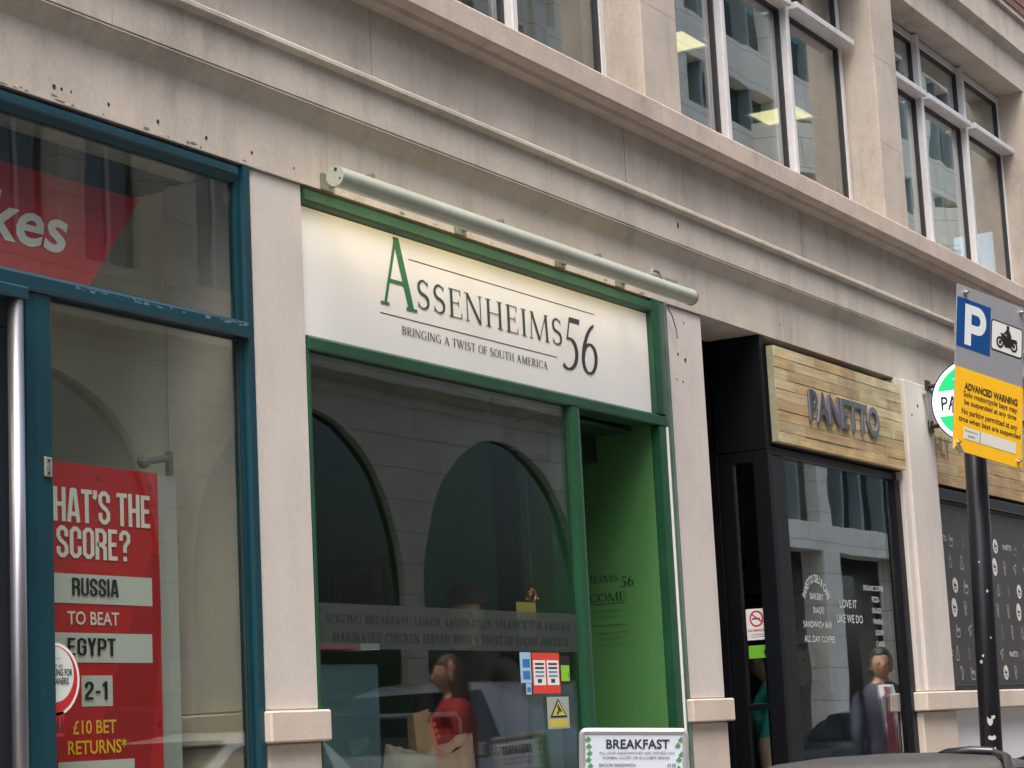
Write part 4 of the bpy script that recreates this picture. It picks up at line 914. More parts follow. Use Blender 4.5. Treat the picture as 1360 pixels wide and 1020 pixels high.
for z, e in ((3.545, .0), (3.285, .0)):
    MB().tube([(XS+.05, -.037, z), (XS+.05, cyy+.16, z)], .013, 8).build('bracket_arm', BRK, rsg)
    MB().box(XS+.01, XS+.09, -.05, -.0355, z-.04, z+.04, .004).build('wall_plate', BRK, rsg)
MB().tube([(XS-.02, -.04, 3.47), (XS-.02, -.075, 3.50), (XS-.02, -.055, 3.45), (XS-.02, -.055, 3.36), (XS-.01, -.06, 3.31), (XS, -.05, 3.28)], .004, 6).build('cable', mat('grey_cable', (.2, .2, .2), .6), rsg)
MB().tube([(XS-.03, -.036, 3.49), (XS-.03, -.060, 3.49)], .018, 12).build('junction_box', mat('zinc', (.4, .38, .35), .4, metal=.6), rsg)

# ================================================================== PARKING SIGN ON ITS POLE
pg = thing('parking_sign_pole', 'black leaning pole with scuffed paint carrying the motorcycle parking plate', 'pole', (7.467, -2.02, GZ))
pb_, pt_ = Vector((7.446, -2.035, GZ+.007)), Vector((7.105, -2.225, 2.86))
pdir = (pt_-pb_).normalized()
MB().tube([pb_, pt_], .038, 24).build('pole', POLE, pg, smooth=True)
MB().tube([pt_, pt_+pdir*.01, pt_+pdir*.02], [.041, .041, .02], 20).build('pole_cap', POLE, pg)
for i in range(9):
    z = [1.40, 1.46, 1.47, 1.66, 1.68, 1.90, 1.74, 1.36, 2.0][i]; q = pb_+pdir*((z-pb_.z)/pdir.z); toc = (Vector((0, -4.5, 1.5))-q); toc.z = 0; toc.normalize(); side = Vector((-toc.y, toc.x, 0))
    a = [.1, .0, .3, -.5, -.3, .4, .5, .2, -.2][i]; nrm = (toc*math.cos(a)+side*math.sin(a)).normalized(); c_ = q+nrm*.0382
    disc('paint_chip', c_, [.014, .010, .007, .005, .004, .004, .003, .008, .003][i], [.010, .02, .008, .007, .005, .006, .004, .02, .004][i], mat('bare_metal', (.42, .42, .40), .5), pg, r=nrm.cross(Vector((0, 0, 1)))*-1, u=FZ, n=9, th=.0006)
pp = thing('parking_sign_plate', 'grey plate with blue P and motorcycle symbol above a yellow advanced warning panel', 'sign', (7.06, -2.2968, 2.35))
PR, PU, PC = Vector((.9349, -.3242, -.1444)), Vector((.1289, -.069, .9893)), Vector((7.061, -2.2968, 2.6194))
PR.normalize(); PU = (PU-PR*PU.dot(PR)).normalized(); PN = PR.cross(PU)
def q_(a, b, c=0): return PC+PR*a+PU*b+PN*c
def pc_(name, a, b, w_, h, m, lift=.0): return card(name, q_(a, b, lift), w_, h, m, pp, r=PR, u=PU, th=.0006)
def slab(name, a0, a1, b0, b1, c0, c1, m): return MB().add([q_(a, b, c) for c in (c0, c1) for a, b in ((a0, b0), (a1, b0), (a1, b1), (a0, b1))], [(3, 2, 1, 0), (4, 5, 6, 7), (0, 1, 5, 4), (1, 2, 6, 5), (2, 3, 7, 6), (3, 0, 4, 7)]).build(name, m, pp)
slab('backing_plate', -.1847, .1847, -.2888, .2888, -.004, 0, GSIGN)
slab('yellow_panel', -.1845, .1845, -.2886, -.001, .0003, .0022, YSIGN)
slab('channel', -.17, .17, .12, .16, -.022, -.0045, mat('zinc', (.4, .38, .35), .4, metal=.6)); slab('channel', -.17, .17, -.16, -.12, -.022, -.0045, mat('zinc', (.4, .38, .35), .4, metal=.6))
pc_('blue_square', -.1845, .072, .182, .172, BLUES, .0004)
# letter P drawn as an outline with its counter
def strip(name, outer, inner, m, lift):
    n = len(outer); vs = [q_(a, b, lift) for a, b in outer]+[q_(a, b, lift) for a, b in inner]; fs = [(i, (i+1) % n, n+(i+1) % n, n+i) for i in range(n)]
    return obj(name, vs, fs, m, pp)
Pw = mat('reflective_white', (.62, .66, .68), .5)
vs = [(-.141, .084), (-.107, .084), (-.107, .228), (-.141, .228)]; card('letter_stem', q_(-.141, .084, .0012), .034, .144, Pw, pp, r=PR, u=PU, th=.0004)
o_ = []; i_ = []
for k in range(13):
    a = R(90-180*k/12); o_.append((-.072+.046*math.cos(a), .1785+.0495*math.sin(a))); i_.append((-.076+.018*math.cos(a), .1785+.0185*math.sin(a)))
o_ = [(-.1068, .228)]+o_+[(-.1068, .129)]; i_ = [(-.1068, .197)]+i_+[(-.1068, .160)]
vs = [q_(a, b, .0016) for a, b in o_]+[q_(a, b, .0016) for a, b in i_]; n = len(o_)
obj('letter_bowl', vs, [(i+n, i+1+n, i+1, i) for i in range(n-1)], Pw, pp)
def rrect(a0, b0, w_, h, rd): return [(a0+x, b0+z) for x, z in rounded(w_, h, rd, 4)]
poly('symbol_border', rrect(.001, .099, .177, .110, .014), PC, PR, PU, BLACKT, pp, th=.0008); poly('symbol_field', rrect(.006, .104, .167, .100, .010), PC, PR, PU, mat('symbol_white', (.62, .65, .64), .5), pp, th=.0014)
# motorcycle pictogram
def pdisc(a, b, rad, m, lift, inner=0): return disc('wheel_mark', q_(a, b, lift), rad, rad, m, pp, r=PR, u=PU, n=22, th=.0003, inner=inner)
pdisc(.051, .135, .0205, BLACKT, .0020, .62); pdisc(.051, .135, .007, BLACKT, .0020); pdisc(.128, .135, .0205, BLACKT, .0020, .62); pdisc(.128, .135, .007, BLACKT, .0020)
poly('motorcycle_mark', [(.050, .133), (.058, .160), (.052, .166), (.056, .170), (.068, .166), (.082, .164), (.094, .158), (.104, .152), (.120, .160), (.142, .160), (.148, .150), (.130, .148), (.118, .134), (.108, .125), (.076, .124), (.070, .140), (.064, .156), (.056, .133)], PC, PR, PU, BLACKT, pp, th=.0028)
poly('rider_mark', [(.062, .166), (.076, .168), (.084, .172), (.090, .158), (.106, .148), (.114, .156), (.110, .172), (.100, .186), (.092, .190), (.086, .186), (.076, .176)], PC, PR, PU, BLACKT, pp, th=.0034)
pdisc(.092, .194, .008, BLACKT, .0034)
SY = mat('sign_black_print', (.03, .025, .01), .6)
def pt(b_, a, z, w_, h, bold=.02): return text('lettering', b_, SY, pp, q_(a, z, .0026), w_, h, r=PR, u=PU, bold=bold, lift=.0003)
pt('ADVANCED WARNING', -.137, -.074, .292, .026, .045); pt('Solo motorcycle bays may', -.140, -.104, .294, .026); pt('be suspended at any time', -.135, -.130, .285, .024); pt('No parking permitted at any', -.148, -.165, .305, .026); pt('time when bays are suspended', -.163, -.192, .338, .024)
pc_('white_box', -.133, -.243, .285, .040, mat('box_white', (.60, .62, .58), .5), .0024); pc_('box_divider', -.048, -.243, .0022, .040, SY, .0031)
text('lettering', 'Suspension', SY, pp, q_(-.127, -.219, .0032), .068, .009, r=PR, u=PU, lift=.0002); text('lettering', 'details', SY, pp, q_(-.112, -.234, .0032), .038, .009, r=PR, u=PU, lift=.0002)
for a, b, rd in ((-.146, .266, .008), (.163, .268, .008), (.163, -.266, .007), (-.166, -.262, .008)):
    MB().tube([q_(a, b, .0008), q_(a, b, .010)], rd, 8).tube([q_(a, b, .010), q_(a, b, .018)], rd*.55, 8).build('bolt', CHROME, pp)
MB().tube([q_(-.176, -.275, .012), q_(-.160, -.300, .016)], .009, 8).build('clip', CHROME, pp)

# ================================================================== OPEN BACK OF THE PARKED MOTORCYCLE
mc = thing('parked_motorcycle', 'parked motorcycle with large black top case whose lid fills the lower right corner', 'motorcycle', (4.45, -2.86, RZ))
Mx = Vector((.866, .5, 0)); My = Vector((.49, -.87, 0)).normalized()   # My runs left to right in the photograph
Tc = Vector((4.335, -2.855, 1.40))
def mp(a, b, z): return Tc+My*a+Mx*b+Vector((0, 0, z))
CASE = mat('case_black', (.032, .031, .030), .55, bump=.5, nscale=70, var=.2)
def case(wd, dp, zt, zb, rd, crown, name, m):
    n = 40; vs = []; fs = []; rings = [(zb, .94, 0), (zb+.03, .99, 0), (zt-.065, 1.0, 0), (zt-.03, .985, 0), (zt-.012, .94, 0), (zt-.002, .80, 0), (zt+crown*.7, .45, 0), (zt+crown, .01, 0)]
    for z, s, _ in rings:
        for i in range(n):
            a = 2*math.pi*i/n; c, s_ = math.cos(a), math.sin(a); e = .32
            u = math.copysign(abs(c)**e, c)*wd/2*s; v = math.copysign(abs(s_)**e, s_)*dp/2*s; vs.append(mp(u, v, z))
    for k in range(len(rings)-1):
        for i in range(n): fs.append((k*n+i, k*n+(i+1) % n, (k+1)*n+(i+1) % n, (k+1)*n+i))
    fs.append(tuple(range(n-1, -1, -1))); return obj(name, vs, fs, m, mc, smooth=True)
tc_ = case(.56, .40, 0.004, -.34, .08, .012, 'top_case', CASE)
MB().add([mp(a, b, z) for z in (-.066, -.060) for a, b in ((-.285, -.205), (.285, -.205), (.285, .205), (-.285, .205))], [(0, 1, 2, 3), (7, 6, 5, 4), (0, 4, 5, 1), (1, 5, 6, 2), (2, 6, 7, 3), (3, 7, 4, 0)]).build('lid_seam', BLACKS, tc_)
MB().tube([mp(.10, -.06, .008), mp(.115, -.07, .013), mp(.16, -.085, .015), mp(.20, -.10, .012), mp(.215, -.105, .006)], [.008, .009, .010, .009, .007], 10).build('lid_handle', mat('gloss_black', (.01, .01, .011), .2), tc_, smooth=True)
MB().tube([mp(.20, .19, .004), mp(.205, -.05, .011), mp(.21, -.19, .0), mp(.212, -.215, -.04), mp(.212, -.215, -.2)], .010, 6).build('strap', mat('strap_black', (.018, .018, .018), .8), tc_)
MB().tube([mp(.285, .05, -.02), mp(.32, .05, -.01), mp(.33, .0, -.03), mp(.32, -.05, -.05)], .012, 8).build('grab_loop', mat('gloss_black', (.01, .01, .011), .2), tc_, smooth=True)
pts_ = []
for i in range(41):
    a = 2*math.pi*i/40; c, s_ = math.cos(a), math.sin(a); pts_.append(mp(math.copysign(abs(c)**.32, c)*.2775, math.copysign(abs(s_)**.32, s_)*.198, -.024))
MB().tube(pts_, .0045, 6, cap=False).build('lid_piping', mat('gloss_black', (.01, .01, .011), .2), tc_, smooth=True)
# rest of the machine, below the frame of the picture (front wheel towards the kerb)
def wheel(parent, c, ax, r_, w_, nm='wheel'):
    c = Vector(c); ax = Vector(ax).normalized(); a = ax.orthogonal().normalized(); b = ax.cross(a); vs = []; fs = []; n = 32; k = 8
    for i in range(n):
        t = 2*math.pi*i/n; d = a*math.cos(t)+b*math.sin(t)
        for j in range(k):
            s = 2*math.pi*j/k; vs.append(c+d*(r_-w_/2+math.cos(s)*w_/2)+ax*math.sin(s)*w_/2)
    for i in range(n):
        for j in range(k): fs.append((i*k+j, ((i+1) % n)*k+j, ((i+1) % n)*k+(j+1) % k, i*k+(j+1) % k))
    wo = obj(nm, vs, fs, RUBBER, parent, smooth=True)
    rm = MB().tube([c-ax*w_*.35, c+ax*w_*.35], r_-w_*.85, 24); rm.tube([c-ax*w_*.5, c+ax*w_*.5], r_*.2, 12).build('rim', mat('rim_alloy', (.35, .35, .36), .35, metal=.6), wo); return wo
wheel(mc, mp(0, -.05, -1.40+RZ+.30), My, .295, .13); wheel(mc, mp(0, 1.30, -1.40+RZ+.30), My, .295, .11)
MB().tube([mp(0, .18, -.46), mp(0, .50, -.53), mp(0, .85, -.50)], [.11, .15, .10], 14).build('seat', mat('seat_vinyl', (.02, .02, .02), .6), mc, smooth=True)
MB().tube([mp(0, .80, -.48), mp(0, .95, -.40), mp(0, 1.10, -.44)], [.10, .16, .08], 14).build('fuel_tank', mat('tank_red', (.2, .01, .01), .25), mc, smooth=True)
MB().tube([mp(0, .5, -.85), mp(0, .9, -.85)], .17, 12).build('engine', mat('engine_grey', (.15, .15, .15), .5, metal=.5), mc)
for s in (-.09, .09): MB().tube([mp(s, 1.30, -.97), mp(s, 1.08, -.35)], .022, 8).build('fork', CHROME, mc)
for s in (-.09, .09): MB().tube([mp(s, -.05, -.97), mp(s, .15, -.50), mp(s, -.10, -.36)], .018, 8).build('rear_frame', BLACKS, mc)
MB().tube([mp(-.36, .92, -.30), mp(-.15, 1.05, -.28), mp(.15, 1.05, -.28), mp(.36, .92, -.30)], .014, 8).build('handlebar', BLACKS, mc)
MB().sphere(mp(0, 1.22, -.38), .09, 14, 10).build('headlamp', CHROME, mc, smooth=True)
# ================================================================== THE OTHER SIDE OF THE STREET (seen in the glass)
def ashlar(name, col, bw, bh, var=.1):
    if name in MATS: return MATS[name]
    m = mat(name, col, .85, nscale=14, var=var, streak=.2, dirt=.12); n = m.node_tree; b = n.nodes['Principled BSDF']; L = n.links.new
    src = b.inputs['Base Color'].links[0].from_socket
    br = n.nodes.new('ShaderNodeTexBrick'); br.inputs['Scale'].default_value = 1; br.inputs['Brick Width'].default_value = bw; br.inputs['Row Height'].default_value = bh; br.inputs['Mortar Size'].default_value = .012; br.inputs['Mortar Smooth'].default_value = .3
    br.inputs['Color1'].default_value = (1, 1, 1, 1); br.inputs['Color2'].default_value = (.93, .92, .9, 1); br.inputs['Mortar'].default_value = (.55, .52, .5, 1)
    g = n.nodes.new('ShaderNodeNewGeometry'); s = n.nodes.new('ShaderNodeSeparateXYZ'); c = n.nodes.new('ShaderNodeCombineXYZ'); L(g.outputs['Position'], s.inputs[0]); L(s.outputs[0], c.inputs[0]); L(s.outputs[2], c.inputs[1]); L(c.outputs[0], br.inputs['Vector'])
    mx = n.nodes.new('ShaderNodeMix'); mx.data_type = 'RGBA'; mx.blend_type = 'MULTIPLY'; mx.inputs[0].default_value = 1; L(src, mx.inputs[6]); L(br.outputs[0], mx.inputs[7]); L(mx.outputs[2], b.inputs['Base Color']); return m
ASH = ashlar('opposite_ashlar', (.66, .60, .49), 1.2, .42)
OY = -10.9
oa = thing('arcaded_stone_building', 'pale stone building with ground floor arches seen reflected in the left shop windows', 'building', (14, OY, GZ))
PIT = 4.86; xs = [18.98+PIT*k for k in range(-6, 3)]; PH = .24; SPR = 3.45; RAD = PIT/2-PH; TOP = 6.05
for i, x in enumerate(xs[:-1]):
    m_ = MB(); a, b = x+PH, x+PIT-PH; cx = (a+b)/2; n = 24
    for k in range(n):
        t0, t1 = math.pi*k/n, math.pi*(k+1)/n
        p, q = (cx-RAD*math.cos(t0), SPR+RAD*math.sin(t0)), (cx-RAD*math.cos(t1), SPR+RAD*math.sin(t1))
        m_.add([(p[0], OY, p[1]), (q[0], OY, q[1]), (q[0], OY, TOP), (p[0], OY, TOP), (p[0], OY-.12, p[1]), (q[0], OY-.12, q[1])], [(0, 3, 2, 1), (0, 1, 5, 4)])
    m_.build('arch_wall', ASH, oa)
    # glazing deep in the arch
    box('arch_pane', a, b, OY-.11, OY-.10, .7, SPR+RAD-.01, G_OPP, oa)
    box('arch_stallriser', a, b, OY-.099, OY-.04, GZ+.007, GZ+.45, ASH, oa)
    box('arch_dark_room', a-.1, b+.1, OY-3.0, OY-2.9, GZ, TOP, mat('dark_room', (.02, .025, .025), .9), oa)
for x in xs:
    MB().box(x-PH, x+PH, OY-.12, OY, GZ+.007, TOP, 0).build('pier', ASH, oa)
    MB().box(x-PH, x+PH, OY-.3, OY+.10, 6.40, 13.2, .01).build('pilaster', ASH, oa)
xa, xb = xs[0]-PH, xs[-1]+PH
MB().prism([(OY-.5, 6.052), (OY+.04, 6.052), (OY+.08, 6.09), (OY+.20, 6.13), (OY+.20, 6.20), (OY+.03, 6.24), (OY+.03, 6.395), (OY-.5, 6.395)], 0, xa, xb).build('string_course', ASH, oa)
WINB = mat('blind_slat', (.36, .40, .40), .6)
def opp_windows(z0, z1, mtl):
    for i, x in enumerate(xs[:-1]):
        edges = [x+PH]; ws = []
        for k in range(3): c_ = x+PIT/2+(k-1)*1.46; ws.append((c_-.52, c_+.52))
        px = x+PH
        for (a, b) in ws:
            MB().box(px, a, OY-.3, OY, z0, z1).build('wall_panel', ASH, oa); px = b
            f = MB().box(a, b, OY-.2, OY-.14, z1-.07, z1-.001).box(a, b, OY-.2, OY-.14, z0+.001, z0+.07).box(a, a+.06, OY-.2, OY-.14, z0+.07, z1-.07).box(b-.06, b, OY-.2, OY-.14, z0+.07, z1-.07).box((a+b)/2-.03, (a+b)/2+.03, OY-.2, OY-.14, z0+.07, z1-.07)
            wn = f.build('window', mat('pale_frame', (.45, .45, .43), .5), oa)
            box('pane', a+.06, b-.06, OY-.175, OY-.165, z0+.07, z1-.07, G_OPP, wn)
            if (i*3+int(a*7)) % 3 != 1:
                sl = MB(); zz = z0+.1
                while zz < z1-.08: sl.box(a+.08, b-.08, OY-.27, OY-.24, zz, zz+.035); zz += .075
                sl.build('blind_slats', WINB, wn, kind='stuff')
        MB().box(px, x+PIT-PH, OY-.3, OY, z0, z1).build('wall_panel', ASH, oa)
opp_windows(6.85, 9.2, None); opp_windows(10.3, 12.5, None)
box('wall_band', xa, xb, OY-.3, OY-.002, 6.397, 6.848, ASH, oa); box('wall_band', xa, xb, OY-.3, OY-.002, 9.202, 10.298, ASH, oa); box('wall_band', xa, xb, OY-.3, OY-.002, 12.502, 13.4, ASH, oa)
MB().prism([(OY-.5, 13.2), (OY+.12, 13.2), (OY+.35, 13.35), (OY+.35, 13.5), (OY-.5, 13.5)], 0, xa, xb).build('cornice', ASH, oa)
box('core', xa, xb, OY-8, OY-.55, 6.1, 13.3, mat('dark_room', (.02, .025, .025), .9), oa)
# pale modern block farther along
ob_ = thing('banded_white_building', 'cream office block with pale horizontal bands and curved balconies seen reflected in the right windows', 'building', (50, OY, GZ))
CRM = ashlar('cream_cladding', (.78, .74, .62), 1.6, .6, .05); DKG = mat('dark_green_glazing_wall', (.03, .05, .048), .4)
bx0, bx1 = xs[-1]+PH+.02, 92
bands = [(4.62, 5.15), (8.3, 9.15), (11.95, 12.75), (13.65, 14.5), (16.5, 17.3)]
for a, b in bands: MB().box(bx0, bx1, OY-.4, OY+.02, a, b, .01).build('spandrel_band', CRM, ob_)
zlev = [(5.15, 8.3), (9.15, 11.95), (12.75, 13.65), (14.5, 16.5)]
for a, b in zlev:
    box('glazing', bx0, bx1, OY-.30, OY-.29, a+.001, b-.001, G_OPP, ob_)
    box('room_back', bx0, bx1, OY-1.6, OY-1.5, a, b, DKG, ob_)
    x = bx0+.4; k = 0
    while x < bx1: MB().box(x, x+(.10 if k % 4 else .55), OY-.285, OY-.02, a+.001, b-.001).build('mullion', CRM if k % 4 == 0 else mat('dull_mullion', (.20, .24, .23), .5), ob_); x += 1.12; k += 1
x = bx0+1.0
while x < bx1: MB().box(x, x+.82, OY-.4, OY+.05, GZ+.007, 4.618, .01).build('column', CRM, ob_); x += 4.1
box('ground_glazing', bx0, bx1, OY-1.25, OY-1.24, GZ+.3, 4.6, G_OPP, ob_); box('ground_room', bx0, bx1, OY-4.1, OY-4, GZ, 4.6, mat('dark_room', (.02, .025, .025), .9), ob_)
for i, x in enumerate((38.6, 47.6, 56.8)):
    for zb in (8.3, 11.95):
        n = 20; vs = []; fs = []
        for k in range(n+1):
            t = math.pi*k/n
            for z in (zb-.05, zb+.95): vs.append((x-1.5*math.cos(t), OY+.02+1.1*math.sin(t), z))
        for k in range(n): fs.append((2*k, 2*k+2, 2*k+3, 2*k+1))
        fs.append(tuple(2*k for k in range(n, -1, -1))); fs.append(tuple(2*k+1 for k in range(n+1)))
        obj('curved_balcony', vs, fs, CRM, ob_)
box('core', bx0, bx1, OY-8, OY-4.2, GZ, 17.2, DKG, ob_)
box('side_wall', bx0-.01, bx0+.3, OY-8, OY-.42, GZ+.007, 17.2, CRM, ob_)

# ================================================================== CARS BY THE FAR KERB (seen in the glass)
def vehicle(name, label, cat, x0, L_, yn, wd, prof_, paint, belt, wheels, wr, glass_rng, z=RZ):
    """prof_: (x, hood/roof height) along the length; yn near side y (towards the shops), car lies to -y"""
    t_ = thing(name, label, cat, (x0+L_/2, yn-wd/2, z))
    vs = []; fs = []; N = len(prof_); ycen = yn-wd/2
    def sec(px, top):
        lo = .22; b = min(belt, top); hw = wd/2*(1-.10*max(0, abs(px/L_-.5)*2-.8)/.2)
        tn = hw*(1-.20*max(0, (top-b))/.7)
        return [(-hw*.92, lo), (-hw, lo+.2), (-hw, b-.06), (-hw*.97, b), (-tn+.10*(top > b), top-.02-.03*(top > b)), (-tn+.22, top), (tn-.22, top), (tn-.10*(top > b), top-.02-.03*(top > b)), (hw*.97, b), (hw, b-.06), (hw, lo+.2), (hw*.92, lo)]
    for px, tp in prof_:
        for y, zz in sec(px, tp): vs.append((x0+px, ycen+y, z+zz))
    K = 12
    for i in range(N-1):
        for j in range(K): fs.append((i*K+j, (i+1)*K+j, (i+1)*K+(j+1) % K, i*K+(j+1) % K))
    fs.append(tuple(range(K))); fs.append(tuple((N-1)*K+j for j in range(K-1, -1, -1)))
    bm = bmesh.new(); bv = [bm.verts.new(v) for v in vs]; [bm.faces.new([bv[i] for i in f]) for f in fs]; bmesh.ops.recalc_face_normals(bm, faces=bm.faces)
    bm.verts.index_update(); obj('body', [v.co.copy() for v in bm.verts], [[v.index for v in f.verts] for f in bm.faces], paint, t_, smooth=True); bm.free()
    def top(px):
        for (a, ha), (b, hb2) in zip(prof_, prof_[1:]):
            if a <= px <= b: return ha+(hb2-ha)*(px-a)/(b-a)
    CG = mat('car_glass', (.01, .012, .014), .08)
    for (ga, gb) in glass_rng:
        n = 8; vs = []; fs = []
        for k in range(n+1):
            px = ga+(gb-ga)*k/n; tp = max(top(px)-.09, belt+.02)
            hw = wd/2; tn = hw*(1-.20*(top(px)-belt)/.7)-.10; fr_ = (tp-belt)/(max(top(px)-.05-belt, .05))
            vs += [(x0+px, ycen+hw*.97+.008, z+belt+.02), (x0+px, ycen+hw*.97+(tn-hw*.97)*min(fr_, 1)+.012, z+tp)]
        for k in range(n): fs.append((2*k+2, 2*k, 2*k+1, 2*k+3))
        obj('side_window', vs, fs, CG, t_)
    i0 = min(range(1, N), key=lambda i: -(prof_[i][1]-prof_[i-1][1])/(prof_[i][0]-prof_[i-1][0]+.01)*(prof_[i][1] > belt))
    (a, ha), (b, hb2) = prof_[i0-1], prof_[i0]; s0, s1 = .06, .94
    hw = wd/2*.80; q = [(x0+a+(b-a)*s0-.012, ycen-hw, z+ha+(hb2-ha)*s0+.012), (x0+a+(b-a)*s0-.012, ycen+hw, z+ha+(hb2-ha)*s0+.012), (x0+a+(b-a)*s1-.012, ycen+hw*.88, z+ha+(hb2-ha)*s1+.012), (x0+a+(b-a)*s1-.012, ycen-hw*.88, z+ha+(hb2-ha)*s1+.012)]
    obj('windscreen', q, [(3, 2, 1, 0)], CG, t_)
    for px in wheels:
        for s in (1, -1): wheel(t_, (x0+px, ycen+s*(wd/2-.08), z+wr), (0, 1, 0), wr, .20)
        disc('wheel_arch', (x0+px, yn+.004, z+wr+.02), wr*1.13, wr*1.13, BLACKS, t_, th=.004, r=(-1, 0, 0), inner=.86)
    MB().box(x0-.02, x0+.10, ycen-wd*.44, ycen+wd*.44, z+.25, z+.45, .03).build('bumper', mat('bumper', (.03, .03, .03), .5), t_)
    for s in (1, -1): MB().sphere((x0+.12, ycen+s*wd*.38, z+.68), (.10, .14, .09), 12, 8).build('headlight', mat('lamp_clear', (.6, .62, .62), .15), t_, smooth=True); MB().box(x0+L_*.30, x0+L_*.30+.10, ycen+s*(wd/2+.02), ycen+s*(wd/2+.18), z+belt+.02, z+belt+.17, .02).build('wing_mirror', paint, t_)
    return t_
WPAINT = mat('white_car_paint', (.75, .76, .76), .2); GPAINT = mat('grey_van_paint', (.34, .35, .38), .15, metal=.35); SPAINT = mat('silver_car_paint', (.45, .46, .47), .25, metal=.4)
vehicle('white_hatchback', 'white hatchback parked by the far kerb, reflected low in the left shop window', 'car', 13.3, 4.0, -7.1, 1.75, [(0, .55), (.10, .72), (.9, .92), (1.15, .98), (1.95, 1.44), (2.5, 1.50), (3.3, 1.46), (3.75, 1.10), (3.98, .95), (4.0, .55)], WPAINT, .95, (.78, 3.25), .31, [(1.45, 2.35), (2.42, 3.3)])
vehicle('grey_van', 'grey panel van parked by the far kerb, reflected in the sandwich shop window', 'van', 17.35, 5.0, -7.1, 1.95, [(0, .6), (.08, .85), (.75, 1.10), (1.0, 1.16), (1.75, 1.84), (2.2, 1.93), (4.85, 1.93), (4.98, 1.2), (5.0, .55)], GPAINT, 1.12, (.9, 3.95), .34, [(1.25, 2.3)])
vehicle('silver_estate_car', 'silver car parked beyond the grey van, reflected at the edge of the green shop', 'car', 23.3, 4.4, -7.15, 1.8, [(0, .55), (.10, .72), (1.0, .92), (1.25, .98), (2.05, 1.42), (2.6, 1.47), (4.0, 1.44), (4.3, 1.05), (4.38, .9), (4.4, .55)], SPAINT, .95, (.85, 3.6), .31, [(1.55, 2.5), (2.57, 3.7)])
vehicle('dark_saloon', 'dark saloon parked farther along the street, reflected in the cafe window', 'car', 30.5, 4.4, -7.15, 1.8, [(0, .55), (.10, .72), (1.0, .92), (1.25, .98), (2.05, 1.42), (2.6, 1.45), (3.3, 1.40), (3.9, 1.0), (4.38, .95), (4.4, .55)], mat('dark_car_paint', (.02, .025, .035), .2), .95, (.85, 3.6), .31, [(1.55, 2.5), (2.57, 3.4)])

